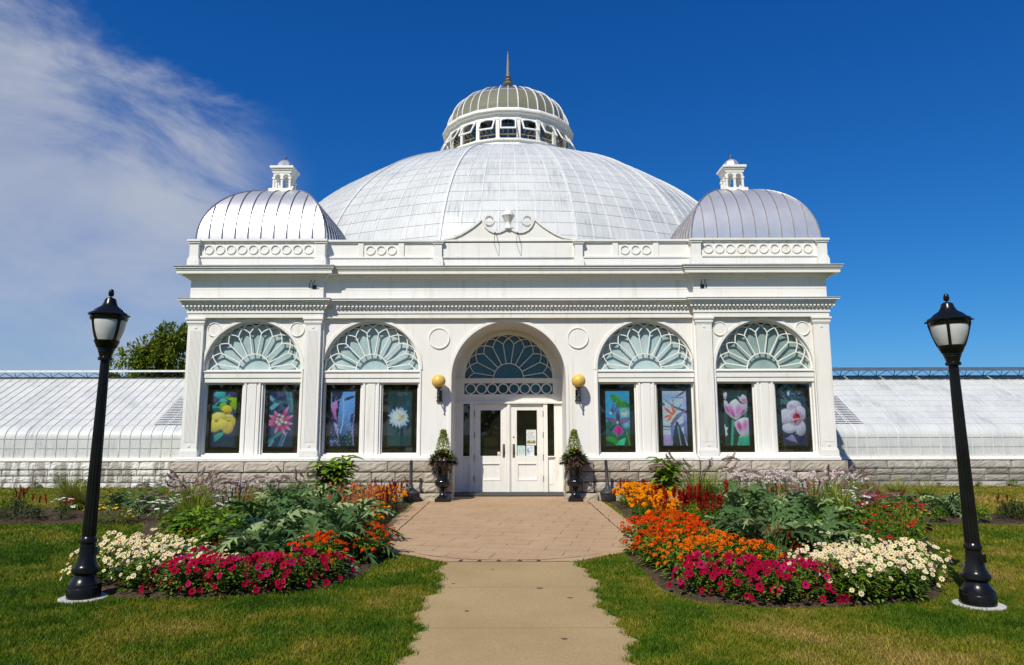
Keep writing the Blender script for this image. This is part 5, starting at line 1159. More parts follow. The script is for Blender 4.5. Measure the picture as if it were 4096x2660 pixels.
for (ox, oz, sc) in ((0.045, h-0.20, 1.0), (0.083, h-0.20, 0.52)):
    f = lambda pts: q.poly([(ox+x*sc, -0.0034, oz+z*sc) for x, z in pts])
    f([(-0.012, 0), (0.0, 0), (0.004, 0.055), (-0.014, 0.06)]); f([(0.002, 0.0), (0.014, 0.0), (0.012, 0.058), (0.0041, 0.056)]); f([(-0.02, 0.06), (0.016, 0.058), (0.018, 0.10), (0.004, 0.115), (-0.018, 0.105)]); f([(0.008+0.011*cos(a), 0.127+0.012*sin(a)) for a in np.linspace(0, 2*pi, 11)[:-1]]); f([(0.016, 0.098), (0.018, 0.085), (0.036, 0.055), (0.032, 0.052)])
q.build('figures', INKB, T)
T, w, h = notice(-0.308, -0.232, 1.03, 1.13, PAPER, 'small sticker with an orange strip in the bottom corner of the left door glass'); lines(T, [(0.012, 0.065, 0.07, 0.006)], INK); q = MB(); q.box(0.008, w-0.008, -0.003, -0.0021, 0.012, 0.045); q.build('orange_strip', plain('orange_ink', (0.7, 0.25, 0.06), 0.8), T)
# ------------------------------------------------------------------ plants
def m_leaf(name, lo, mid, hi, trans=0.22, rough=0.5, spec=0.3):
    m, nt, b = new_mat(name); isl = nn(nt, 'ShaderNodeNewGeometry').outputs['Random Per Island']
    c = ramp(nt, isl, [(0.0, lo), (0.55, mid), (1.0, hi)])
    oi = nn(nt, 'ShaderNodeObjectInfo').outputs['Random']
    c = mixc(nt, 1.0, c, ramp(nt, oi, [(0, (0.85, 0.85, 0.85)), (1, (1.15, 1.12, 1.05))]), 'MULTIPLY')
    lk(nt, c, b.inputs['Base Color']); b.inputs['Roughness'].default_value = rough; b.inputs['Specular IOR Level'].default_value = spec*0.6
    out = nt.nodes['Material Output']; t = nn(nt, 'ShaderNodeBsdfTranslucent'); lk(nt, c, t.inputs[0])
    ms = nn(nt, 'ShaderNodeMixShader'); ms.inputs[0].default_value = trans; lk(nt, b.outputs[0], ms.inputs[1]); lk(nt, t.outputs[0], ms.inputs[2]); lk(nt, ms.outputs[0], out.inputs[0]); return m
L_ZIN = m_leaf('zinnia_leaf', (0.045, 0.10, 0.008), (0.11, 0.20, 0.014), (0.20, 0.29, 0.03))
L_PET = m_leaf('petunia_leaf', (0.035, 0.085, 0.010), (0.10, 0.17, 0.015), (0.21, 0.27, 0.04))
L_SAL = m_leaf('bright_leaf', (0.045, 0.105, 0.008), (0.11, 0.21, 0.010), (0.20, 0.31, 0.02))
L_CAR = m_leaf('silver_leaf', (0.045, 0.10, 0.026), (0.12, 0.205, 0.066), (0.34, 0.42, 0.19), 0.14, 0.55)
L_GRS = m_leaf('fountain_blade', (0.08, 0.13, 0.010), (0.17, 0.23, 0.018), (0.30, 0.31, 0.05))
L_YGR = m_leaf('yellow_blade', (0.13, 0.17, 0.015), (0.22, 0.25, 0.03), (0.32, 0.32, 0.06))
L_BRD = m_leaf('broad_leaf', (0.09, 0.18, 0.012), (0.19, 0.33, 0.018), (0.30, 0.45, 0.035), 0.38, 0.38)
L_DRK = m_leaf('dark_leaf', (0.015, 0.035, 0.010), (0.028, 0.06, 0.015), (0.05, 0.09, 0.02))
L_PUR = m_leaf('purple_leaf', (0.025, 0.012, 0.014), (0.06, 0.035, 0.03), (0.13, 0.09, 0.05))
L_AMB = m_leaf('amber_leaf', (0.12, 0.14, 0.012), (0.27, 0.22, 0.018), (0.48, 0.27, 0.025))
def fl(name, lo, hi): return m_leaf(name, lo, tuple((a+b)/2 for a, b in zip(lo, hi)), hi, 0.25, 0.65, 0.06)
F_WHT = fl('cream_petal', (0.74, 0.65, 0.36), (0.86, 0.80, 0.54)); F_PNK = fl('blush_petal', (0.74, 0.50, 0.44), (0.82, 0.72, 0.58)); F_EYE = plain('amber_disc', (0.50, 0.22, 0.02), 0.7)
F_MAG = fl('magenta_petal', (0.15, 0.001, 0.012), (0.43, 0.002, 0.040)); F_MEY = plain('dark_throat', (0.035, 0.002, 0.012), 0.7); F_MAP = fl('pink_magenta_petal', (0.30, 0.003, 0.055), (0.44, 0.010, 0.095))
F_ORG = fl('vermilion_petal', (0.62, 0.035, 0.003), (0.90, 0.13, 0.005)); F_OR2 = fl('orange_petal', (0.72, 0.13, 0.006), (0.86, 0.24, 0.012)); F_MRG = fl('marigold_petal', (0.82, 0.27, 0.003), (0.95, 0.43, 0.008))
F_CRD = fl('red_plume', (0.26, 0.012, 0.010), (0.50, 0.035, 0.02)); F_CDK = fl('wine_plume', (0.13, 0.006, 0.018), (0.28, 0.012, 0.035)); F_CSL = fl('salmon_plume', (0.66, 0.20, 0.09), (0.84, 0.42, 0.22))
F_LIL = fl('lilac_floret', (0.66, 0.54, 0.58), (0.84, 0.76, 0.77)); F_RED = fl('rust_red_petal', (0.28, 0.014, 0.008), (0.52, 0.03, 0.02)); F_YEL = fl('yellow_petal', (0.72, 0.45, 0.01), (0.85, 0.6, 0.03)); F_DSY = fl('white_petal', (0.74, 0.74, 0.70), (0.84, 0.84, 0.82)); F_PUR = fl('grass_plume', (0.24, 0.16, 0.15), (0.50, 0.37, 0.32)); F_PKP = fl('pink_plume', (0.36, 0.05, 0.12), (0.58, 0.14, 0.24))
F_IND = fl('indigo_spike', (0.015, 0.015, 0.05), (0.05, 0.04, 0.12))

def leaf(mb, p, d, L, W, droop=0.5, m=0, segs=3, fold=0.25, tipw=1.0):
    """pointed, folded and drooping blade starting at p along d"""
    d = d.normalized(); side = d.cross(Vector((0, 0, 1)))
    side = side.normalized() if side.length > 1e-4 else Vector((1, 0, 0))
    c = Vector(p); base = len(mb.v); rows = []; dd = d.copy()
    for i in range(segs+1):
        t = i/segs; w = W*(sin(pi*(0.12+0.88*t)**0.9) if i < segs else 0.0)
        up = side.cross(dd).normalized()
        rows.append((c.copy(), c+side*w+up*w*fold, c-side*w+up*w*fold))
        dd = (dd + Vector((0, 0, -droop/segs))).normalized(); c = c+dd*(L/segs)
    for r in rows[:-1]: mb.v += [tuple(r[1]), tuple(r[0]), tuple(r[2])]
    tip = len(mb.v); mb.v.append(tuple(rows[-1][0]))
    for i in range(segs-1):
        b0, b1 = base+3*i, base+3*i+3
        for f in ((b0, b0+1, b1+1, b1), (b0+1, b0+2, b1+2, b1+1)): mb.f.append(f); mb.m.append(m); mb.uv.append(None)
    b0 = base+3*(segs-1)
    for f in ((b0, b0+1, tip), (b0+1, b0+2, tip)): mb.f.append(f); mb.m.append(m); mb.uv.append(None)
def rv(r, el0, el1):
    a = r.uniform(0, 2*pi); e = RAD(r.uniform(el0, el1)); return Vector((cos(a)*cos(e), sin(a)*cos(e), sin(e)))
def daisy(n, R, W, mats, disc=0.3, cup=0.15, layers=1):
    mb = MB()
    for l in range(layers):
        for k in range(n):
            a = 2*pi*(k+0.5*l)/n; f = 1-0.25*l; c, s_ = cos(a), sin(a); z = 0.006*l+cup*R*(0.3*l)
            w = W*f; p = lambda r_, o, zz: (r_*c-o*s_, r_*s_+o*c, zz)
            mb.v += [p(0.15*R, 0, z), p(0.65*R*f, w, z+cup*R*.6), p(R*f, 0, z+cup*R), p(0.65*R*f, -w, z+cup*R*.6)]
            i = len(mb.v); mb.f.append((i-4, i-3, i-2, i-1)); mb.m.append(0); mb.uv.append(None)
    if disc:
        mb.lathe([(disc*R, 0.0), (disc*R*.9, 0.18*R), (disc*R*.4, 0.30*R), (0.001, 0.32*R)], 0, 0, 7, 1)
    return mb
def mesh_of(mb, name, mats, smooth=False):
    o = mb.build(name, mats, None, smooth); me = o.data; bpy.data.objects.remove(o); return me
def pompon(R, mats, n=40, seedv=1):
    mb = MB(); r = random.Random(seedv)
    for k in range(n):
        d = rv(r, -15, 90); c = d*R*r.uniform(.75, 1.0); c.z *= 0.75
        t = d.cross(Vector((0.3, 0.2, 1))).normalized(); b = t.cross(d); w = R*0.34
        tw = r.uniform(0, 6.28); t2 = t*cos(tw)+b*sin(tw); b2 = -t*sin(tw)+b*cos(tw)
        mb.quad(c-t2*w-d*w*.4, c-b2*w*.7+d*w*.2, c+t2*w-d*w*.1, c+b2*w*.7+d*w*.3)
    return mb
def trumpet(R):
    mb = MB(); P = [[(0.12*R*cos(a), 0.12*R*sin(a), -0.5*R) for a in np.linspace(0, 2*pi, 11)[:-1]], [(0.32*R*cos(a), 0.32*R*sin(a), -0.06*R) for a in np.linspace(0, 2*pi, 11)[:-1]],
        [((0.95+0.09*cos(5*a))*R*cos(a), (0.95+0.09*cos(5*a))*R*sin(a), 0.12*R*cos(5*a)+0.05*R) for a in np.linspace(0, 2*pi, 11)[:-1]]]
    mb.grid(P[:2], 1, True); mb.grid(P[1:], 0, True); return mb
def plume(L, R, n, seedv, shape=1.0, bend=0.0):
    mb = MB(); r = random.Random(seedv)
    for k in range(n):
        t = r.random(); rr = R*(sin(pi*min(1, t*0.92+0.08))**0.7)*shape; a = r.uniform(0, 2*pi)
        c = Vector((rr*cos(a)*.6+bend*t*t, rr*sin(a)*.6, L*t*(1-.3*t*(bend > 0)))); d = Vector((cos(a), sin(a), 0.9)).normalized(); s_ = d.cross(Vector((0, 0, 1))).normalized(); w = R*0.28; l = R*0.95
        mb.tri(c-s_*w, c+s_*w, c+d*l)
    mb.tube([(bend*t*t, 0, L*t*(1-.3*t*(bend > 0))) for t in (0, .25, .5, .75, .95)], [R*0.35, R*.3, R*.25, R*.2, R*0.12], 5); return mb
MESH = {}
def flw(key, fn, mats, name='flower', smooth=False):
    if key not in MESH: MESH[key] = mesh_of(fn(), name, mats, smooth)
    return MESH[key]
def child(parent, name, me, loc, d=None, sc=1.0, spin=0.0):
    o = bpy.data.objects.new(name, me); COL.objects.link(o); o.parent = parent; o.location = loc
    if d is not None: o.rotation_mode = 'QUATERNION'; o.rotation_quaternion = Vector(d).to_track_quat('Z', 'Y') @ Matrix.Rotation(spin, 3, 'Z').to_quaternion()
    o.scale = (sc,)*3; return o
class Proto:
    """foliage mesh + flower placements; spawn() makes one plant with its parts"""
    def __init__(s, kind, foliage, flowers, bias=(0, 0, 0)): s.kind = kind; s.fo = foliage; s.fl = flowers; s.bias = Vector(bias)   # bias: blooms turn towards the sun
    def spawn(s, x, y, rz, sc, label, cat, group, z=0.04, tilt=None):
        root = empty(s.kind, (x, y, z), label, cat, group, rz); root.scale = (sc,)*3
        if tilt: root.rotation_euler = (tilt[0], tilt[1], rz)
        f = bpy.data.objects.new('foliage', s.fo); COL.objects.link(f); f.parent = root
        bi = Matrix.Rotation(-rz, 3, 'Z') @ s.bias
        for (nm, me, loc, d, q, sp) in s.fl: child(root, nm, me, loc, Vector(d)+bi, q, sp)
        return root
def bushy(r, R, Hh, n, L, W, m=0, droop=0.6, stems=10):
    mb = MB()
    for k in range(stems):
        d = rv(r, 35, 88); e = Vector((d.x*R*0.8, d.y*R*0.8, Hh*r.uniform(.6, .95))); mb.tube([(0, 0, 0), tuple(e*0.5+Vector((0, 0, Hh*.08))), tuple(e)], 0.004, 3, m, False)
    for k in range(n):
        a = r.uniform(0, 2*pi); q = sqrt(r.random()); h = r.random()**0.7
        rad = R*q*(1-0.45*h*h); p = Vector((rad*cos(a), rad*sin(a), Hh*h*(1-0.25*q)))
        d = Vector((cos(a)*(0.4+q), sin(a)*(0.4+q), r.uniform(-0.2, 0.8))) + rv(r, -20, 40)*0.7
        leaf(mb, p, d, L*r.uniform(.65, 1.2), W*r.uniform(.7, 1.15), droop, m, 2)
    return mb
def dome_pts(r, n, R, Hh, el0=5, mind=0.0, front=None):
    out = []; tries = 0
    while len(out) < n and tries < 2000:
        tries += 1; a = r.uniform(0, 2*pi); e = RAD(r.uniform(el0, 84)); d = Vector((cos(a)*cos(e), sin(a)*cos(e), sin(e)))
        p = Vector((d.x*(R+.065), d.y*(R+.065), Hh*(0.18+0.9*max(0.0,d.z)**0.8)))
        if all((p-o[0]).length > mind for o in out): out.append((p, d))
    return out
protos = {}
def mk(kind, nvar, fn):
    protos[kind] = [fn(random.Random(100*i+sum(map(ord, kind)))) for i in range(nvar)]
def zin_white(r):
    R, Hh = 0.21, 0.30; fo = mesh_of(bushy(r, R*.95, Hh*1.0, 230, 0.066, 0.014), 'foliage', L_ZIN)
    w = flw('zw', lambda: daisy(8, 0.027, 0.0070, 0, 0.35), [F_WHT, F_EYE]); k = flw('zp', lambda: daisy(8, 0.027, 0.0070, 0, 0.35), [F_PNK, F_EYE])
    return Proto('white_zinnia', fo, [('flower', k if r.random() < .14 else w, p+Vector((0, 0, r.uniform(.0, .05))), (d*0.5+rv(r, -30, 60)*.35), r.uniform(.8, 1.15), r.random()*6) for p, d in dome_pts(r, 19, R, Hh, 0, 0.055)], (-.2, -.75, .6))
def petunia(r):
    R, Hh = 0.22, 0.27; fo = mesh_of(bushy(r, R, Hh*1.08, 300, 0.042, 0.013, stems=14), 'foliage', L_PET)
    a = flw('pm', lambda: trumpet(0.036), [F_MAG, F_MEY], smooth=True); b = flw('pp', lambda: trumpet(0.036), [F_MAP, F_MEY], smooth=True)
    return Proto('magenta_petunia', fo, [('flower', b if r.random() < .2 else a, p+d*0.015, (d+rv(r, -30, 40)*.6), r.uniform(.8, 1.2), r.random()*6) for p, d in dome_pts(r, 18, R, Hh, -12, 0.052)], (-.2, -.7, .2))
def zin_orange(key, mats):
    def f(r):
        R, Hh = 0.20, 0.34; fo = mesh_of(bushy(r, R, Hh*1.03, 220, 0.085, 0.017), 'foliage', L_ZIN); w = flw(key, lambda: pompon(0.033, mats), mats)
        return Proto('orange_zinnia', fo, [('flower', w, p+Vector((0, 0, .02)), (d*.6+Vector((0, -.1, .8))+rv(r, -20, 60)*.3), r.uniform(.85, 1.2), r.random()*6) for p, d in dome_pts(r, 16, R, Hh, 8, 0.06)])
    return f
def marigold(r):
    R, Hh = 0.24, 0.36; fo = mesh_of(bushy(r, R, Hh, 170, 0.05, 0.010), 'foliage', L_SAL); w = flw('mg', lambda: pompon(0.043, F_MRG, 46, 3), F_MRG)
    return Proto('orange_marigold', fo, [('flower', w, p+Vector((0, 0, .03)), (d*.5+Vector((0, 0, .9))), r.uniform(.8, 1.25), r.random()*6) for p, d in dome_pts(r, 14, R, Hh, 18, 0.075)])
def celosia(kind, key, mat, lm, Hh=0.5, L=0.15, R=0.032, n=13, spread=.17):
    def f(r):
        mb = bushy(r, spread, Hh*.75, 120, 0.09, 0.013, 0, .7, 14); fo = mesh_of(mb, 'foliage', lm); w = flw(key, lambda: plume(L, R, 90, 9), mat, 'plume')
        return Proto(kind, fo, [('plume', w, Vector((r.uniform(-1, 1)*spread, r.uniform(-1, 1)*spread, Hh*r.uniform(.5, .95))), Vector((r.uniform(-.25, .25), r.uniform(-.25, .25), 1)), r.uniform(.6, 1.25), r.random()*6) for k in range(n)])
    return f
def cardoon(r):
    mb = MB(); n = 17
    for k in range(n):
        a = 2*pi*k*0.618*1.0+r.uniform(-.3, .3); inner = k/n; e = RAD(38+46*inner+r.uniform(-6, 6)); L = r.uniform(.85, 1.2)*(1.0-0.2*inner); S = 10
        d = Vector((cos(a)*cos(e), sin(a)*cos(e), sin(e))); side = d.cross(Vector((0, 0, 1))).normalized(); c = Vector((0, 0, 0.03)); pts = []; dd = d.copy(); roll = r.uniform(-.3, .3)
        for i in range(S+1):
            up = side.cross(dd).normalized(); pts.append((c.copy(), dd.copy(), (side*cos(roll)+up*sin(roll)), up)); dd = (dd+Vector((0, 0, -0.20-0.13*i/S))).normalized(); c = c+dd*(L/S)
        i0 = len(mb.v)
        for i, (c, dd, sd, up) in enumerate(pts):
            w = 0.010*(1-.8*i/S)+.003; mb.v += [tuple(c-sd*w), tuple(c+sd*w)]
        for i in range(S): b_ = i0+2*i; mb.f.append((b_, b_+1, b_+3, b_+2)); mb.m.append(0); mb.uv.append(None)
        # toothed lobes joined to the midrib so each leaf stays one island
        for i in range(2, S):
            c, dd, sd, up = pts[i]; t = i/S; l = 0.185*sin(pi*min(1, .16+.86*t))*r.uniform(.75, 1.2)+.015
            for sg in (-1, 1):
                q = i0+2*i+(0 if sg < 0 else 1); qn = i0+2*(i-1)+(0 if sg < 0 else 1)
                fw = (dd*.62+sd*sg+up*r.uniform(-.05, .35)).normalized(); m1_ = c+fw*l*.5+dd*.028; m2_ = c+fw*l*.45-dd*.024; tp = c+fw*l+Vector((0, 0, -.055*l/.15))
                b_ = len(mb.v); mb.v += [tuple(m1_), tuple(tp), tuple(m2_)]
                mb.f.append((qn, q, b_, b_+1, b_+2)); mb.m.append(0); mb.uv.append(None)
    return Proto('cardoon_plant', mesh_of(mb, 'foliage', L_CAR), [])
def fount(kind, lm, pl, Hh=0.75, nb=460, npl=11, R=0.55, key='fp'):
    def f(r):
        mb = MB()
        for k in range(nb):
            d = rv(r, 48, 86); L = Hh*r.uniform(.7, 1.25); leaf(mb, Vector((r.uniform(-.06, .06), r.uniform(-.06, .06), 0)), d, L, 0.0055, r.uniform(.9, 2.0), 0, 5, .1)
        fls = []
        if pl is not None:
            for k in range(npl):
                d = rv(r, 52, 82); c = Vector((0, 0, .1)); pts = [c.copy()]; dd = d.copy(); L = Hh*r.uniform(1.05, 1.45)
                for i in range(7): c = c+dd*(L/7); dd = (dd+Vector((0.03, 0, -.16))).normalized(); pts.append(c.copy())
                mb.tube([tuple(p) for p in pts], .0025, 3)
                w = flw(key, lambda: plume(0.32, 0.027, 170, 5, 1.0, 0.11), pl, 'plume'); fls.append(('plume', w, pts[-2], dd+Vector((0, 0, -.1)), r.uniform(.75, 1.15), r.random()*6))
        return Proto(kind, mesh_of(mb, 'foliage', lm), fls)
    return f
def broad(r):
    mb = MB()
    for k in range(9):
        d = rv(r, 55, 88); top = Vector((d.x*.75, d.y*.75, r.uniform(.7, 1.0))); mb.tube([(0, 0, 0), tuple(top*.5+Vector((0, 0, .06))), tuple(top)], [.012, .009, .005], 5)
        for j in range(17):
            t = .3+.7*j/16; p = top*t+Vector((0, 0, .06*sin(pi*t))); a = j*2.4+k; leaf(mb, p, Vector((cos(a), sin(a), .55)), r.uniform(.32, .46)*(1.1-.25*t), r.uniform(.06, .09), .95, 0, 4, .3)
    return Proto('broadleaf_plant', mesh_of(mb, 'foliage', L_BRD), [])
def leafy(kind, lm, L=.09, W=.028, R=.3, Hh=.5, n=260, spikes=0, fkey=None, fmat=None, ffn=None, nf=0, fname='flower'):
    def f(r):
        mb = bushy(r, R, Hh, n, L, W); fls = []
        if nf: 
            w = flw(fkey, ffn, fmat, fname)
            fls = [(fname, w, p+Vector((0, 0, r.uniform(.02, .14))), d*.4+Vector((0, -.15, .8)), r.uniform(.8, 1.2), r.random()*6) for p, d in dome_pts(r, nf, R, Hh, 12, .05)]
            for (_, _, p, d, _, _) in fls: mb.tube([tuple(p*.6), tuple(p)], .0025, 3)
        return Proto(kind, mesh_of(mb, 'foliage', lm), fls)
    return f
def verbena(r):
    mb = MB(); fls = []; w = flw('vb', lambda: pompon(0.040, F_LIL, 26, 8), F_LIL, 'flower_head')
    for k in range(34):
        x, y = r.uniform(-.28, .28), r.uniform(-.22, .22); h = r.uniform(.33, .58); t = Vector((x*1.15, y*1.1, h)); mb.tube([(x, y, 0), tuple(t)], .004, 3)
        for j in range(7): leaf(mb, Vector((x, y, h*(.1+.11*j))), rv(r, 0, 50), .07, .009, .5, 0, 2)
        fls.append(('flower_head', w, t, Vector((0, 0, 1)), r.uniform(.8, 1.2), r.random()*6))
    return Proto('lilac_verbena', mesh_of(mb, 'foliage', L_AMB if r.random() < .3 else L_SAL), fls)
def shrub(r):
    mb = MB()
    for k in range(900):
        a = r.uniform(0, 2*pi); q = sqrt(r.random()); h = r.random(); p = Vector((.55*q*cos(a)*(1-.3*h), .42*q*sin(a)*(1-.3*h), .36*h*(1-.5*q*q)+.02)); leaf(mb, p, Vector((cos(a), sin(a), .6))+rv(r, -20, 60)*.7, .055, .008, .2, 0, 2)
    return Proto('dark_shrub', mesh_of(mb, 'foliage', L_DRK), [])
def fern(r):
    mb = MB()
    for k in range(9):
        d = rv(r, 45, 85); c = Vector((0, 0, 0)); dd = d; side = d.cross(Vector((0, 0, 1))).normalized(); L = r.uniform(.5, .9)
        for i in range(14):
            c2 = c+dd*(L/14); mb.tube([tuple(c), tuple(c2)], .004, 3, 0, False)
            if i > 2:
                for sg in (-1, 1): leaf(mb, c2, side*sg+dd*.5, .14*sin(pi*i/14.5)+.03, .014, .3, 0, 2)
            c = c2; dd = (dd+Vector((0, 0, -.07))).normalized()
    return Proto('fern_weed', mesh_of(mb, 'foliage', L_SAL), [])
mk('zw', 4, zin_white); mk('pm', 4, petunia); mk('zo', 3, zin_orange('zo', F_ORG)); mk('zo2', 3, zin_orange('zo2', F_OR2)); mk('mg', 3, marigold)
mk('cr', 3, celosia('red_celosia', 'cr', F_CRD, L_SAL, .5, .15, .032, 6, .2)); mk('cd', 2, celosia('wine_celosia', 'cd', F_CDK, L_PUR, .5, .15, .022, 9)); mk('cs', 3, celosia('salmon_celosia', 'cs', F_CSL, L_AMB, .62, .085, .022, 12, .2))
mk('cp', 2, celosia('pink_celosia', 'cp', F_PKP, L_SAL, .5, .17, .026, 16)); mk('ca', 3, cardoon); mk('fg', 3, fount('fountain_grass', L_GRS, F_PUR)); mk('yg', 2, fount('yellow_grass', L_YGR, None, .7, 420)); mk('br', 2, broad)
mk('lf', 3, leafy('salvia_plant', L_SAL, .10, .032, .3, .5, 260)); mk('rs', 2, leafy('scarlet_salvia', L_SAL, .05, .014, .22, .36, 220, fkey='rs', fmat=F_CRD, ffn=lambda: plume(.07, .013, 24, 2), nf=16, fname='flower_spike'))
mk('rd', 3, leafy('rust_red_daisy', L_SAL, .07, .016, .28, .52, 190, fkey='rd', fmat=[F_RED, F_MEY], ffn=lambda: daisy(9, .042, .014, 0, .3, -.12), nf=8)); mk('dy', 2, leafy('white_daisy', L_DRK, .06, .014, .26, .34, 220, fkey='dy', fmat=[F_DSY, F_DSY], ffn=lambda: daisy(9, .05, .016, 0, .25, .05), nf=13)); mk('yl', 2, leafy('yellow_bidens', L_SAL, .05, .012, .28, .2, 220, fkey='yl', fmat=[F_YEL, F_YEL], ffn=lambda: daisy(7, .035, .014, 0, .3), nf=14))
mk('id', 2, leafy('indigo_salvia', L_SAL, .07, .018, .24, .55, 170, fkey='id', fmat=F_IND, ffn=lambda: plume(.16, .018, 40, 6), nf=12, fname='flower_spike'))
mk('vb', 4, verbena); mk('sh', 2, shrub); mk('fn', 3, fern)
PR = random.Random(21)
def patch(key, poly, spacing, label, cat, group, sc=(0.85, 1.15), jit=0.35, lim=300, z=0.04, sy=1.0):
    xs = [p[0] for p in poly]; ys_ = [p[1] for p in poly]; n = 0; y = min(ys_); row = 0
    while y <= max(ys_):
        x = min(xs)+(row % 2)*spacing/2
        while x <= max(xs):
            px, py = x+PR.uniform(-jit, jit)*spacing, y+PR.uniform(-jit, jit)*spacing
            if inside(poly, np.array([px]), np.array([py]))[0] and n < lim:
                q = PR.choice(protos[key]); q.spawn(px, py, PR.uniform(0, 6.28), PR.uniform(*sc), label, cat, group, z); n += 1
            x += spacing
        y += spacing*0.87*sy; row += 1
    return n
def ones(key, pts, label, cat, group, z=0.04):
    for (x, y, sc) in pts: PR.choice(protos[key]).spawn(x, y, PR.uniform(0, 6.28), sc, label, cat, group, z)
# ---- left bed
patch('zw', [(-4.75, 8.0), (-4.05, 7.5), (-3.62, 7.62), (-3.62, 8.2), (-3.95, 9.2), (-4.75, 9.5), (-5.05, 9.2)], .27, 'cream white zinnia with amber eyes on the outer front corner of the left bed', 'flower', 'cream zinnias of the left bed')
patch('pm', [(-3.72, 7.55), (-3.0, 7.5), (-2.35, 7.68), (-1.95, 7.95), (-1.9, 8.3), (-2.4, 8.25), (-3.0, 8.2), (-3.7, 8.3)], .255, 'magenta petunia along the front edge of the left bed', 'flower', 'magenta petunias of the left bed')
patch('lf', [(-3.75, 9.0), (-3.35, 8.95), (-3.55, 10.2), (-4.2, 11.8), (-5.2, 11.2), (-4.5, 9.9), (-4.0, 9.3)], .40, 'bushy bright green salvia without bloom in the left bed', 'plant', 'green salvias of the left bed')
patch('ca', [(-3.4, 8.75), (-2.6, 8.65), (-2.05, 9.0), (-2.0, 10.0), (-2.3, 10.8), (-2.9, 12.2), (-3.4, 14.4), (-4.7, 14.6), (-4.8, 12.8), (-3.6, 10.2)], .64, 'silver green cardoon with arching toothed leaves in the left bed', 'plant', 'cardoons of the left bed', (.90, 1.22))
ones('zo', [(-2.35, 8.5, 1.1), (-2.12, 8.45, 1.1), (-2.22, 8.65, 1.15)], 'vermilion zinnia between the petunias and the cardoons at the front of the left bed', 'flower', 'vermilion zinnias among the left cardoons')
ones('zo', [(-1.86, 9.3, .9), (-1.78, 9.65, .9), (-1.98, 9.75, .95), (-1.76, 10.0, .9), (-1.95, 10.15, .95)], 'vermilion zinnia at the inner corner of the left bed beside the paving', 'flower', 'vermilion zinnias at the left corner of the paving')
patch('cs', [(-2.5, 11.0), (-2.3, 11.4), (-2.45, 13.9), (-3.2, 14.6), (-3.5, 13.6), (-2.9, 12.0)], .42, 'salmon plumed celosia on amber stems at the right side of the left bed', 'flower', 'salmon celosias of the left bed', (.85, 1.1))
ones('mg', [(-2.3, 11.9, .8), (-2.42, 12.5, .8), (-2.3, 11.4, .75)], 'orange marigold in front of the salmon celosias of the left bed', 'flower', 'marigolds among the salmon celosias')
ones('cd', [(-2.3, 12.6, .85), (-2.35, 13.3, 1.0), (-2.4, 14.0, .95), (-2.5, 14.6, 1.0), (-2.35, 15.0, 1.0), (-2.75, 16.6, 1.0), (-2.5, 16.9, 1.0), (-3.1, 16.6, 1.0)], 'wine red celosia with narrow plumes along the paving edge of the left bed', 'flower', 'wine celosias of the left bed')
ones('mg', [(-2.35, 12.9, .9), (-2.75, 13.9, .9), (-2.65, 15.3, 1.1), (-2.95, 15.7, 1.1), (-2.6, 15.9, 1.1), (-3.2, 15.2, 1.1), (-2.45, 15.5, .9), (-2.9, 15.1, 1.0)], 'orange marigold at the far inner end of the left bed', 'flower', 'marigolds at the far end of the left bed')
ones('br', [(-3.75, 15.3, 1.12)], 'tall broad-leaved green plant against the plinth behind the left bed', 'plant', 'broad-leaved plants by the plinth')
ones('fg', [(-4.4, 14.8, 1.0), (-4.0, 14.4, .85)], 'fountain grass with purple plumes in front of the left broad-leaved plant', 'ornamental grass', 'fountain grasses of the left bed')
ones('fg', [(-5.6, 12.6, 1.05), (-5.2, 12.0, .9), (-5.9, 13.5, .95)], 'fountain grass with drooping purple plumes near the outer side of the left bed', 'ornamental grass', 'fountain grasses at the outer side of the left bed')
patch('vb', [(-7.9, 16.9), (-4.6, 16.9), (-4.6, 15.8), (-7.6, 15.8)], .66, 'lilac flowered verbena stems in front of the left plinth', 'flower', 'lilac verbenas of the left bed')
ones('cs', [(-5.3, 14.8, .85), (-5.0, 14.5, .8), (-5.6, 15.0, .8), (-4.85, 14.9, .8)], 'salmon celosia at the back of the left bed in front of the verbenas', 'flower', 'salmon celosias at the back of the left bed')
patch('rd', [(-7.4, 15.2), (-6.1, 15.2), (-5.9, 14.0), (-6.7, 14.0)], .5, 'rust red daisy flower near the outer back of the left bed', 'flower', 'red daisies of the left bed')
ones('dy', [(-6.5, 13.6, .9), (-6.1, 13.2, 1.0), (-5.9, 12.9, 1.0), (-6.35, 14.2, 1.0), (-5.5, 13.5, 1.0), (-5.2, 13.3, .9)], 'white daisy with dark leaves on the outer side of the left bed', 'flower', 'white daisies of the left bed')
ones('id', [(-4.6, 12.4, .95), (-4.9, 13.0, .95), (-4.4, 13.3, .9)], 'indigo spiked salvia among green leaves in the middle of the left bed', 'flower', 'indigo salvias of the left bed')
ones('rs', [(-3.35, 8.75, .85), (-4.05, 9.25, .8)], 'scarlet salvia between zinnias and green salvia in the left bed', 'flower', 'scarlet salvias of the left bed')
ones('lf', [(-4.5, 15.4, .8), (-5.0, 15.9, .8), (-4.8, 10.7, .9)], 'bushy bright green salvia without bloom in the left bed', 'plant', 'green salvias of the left bed')
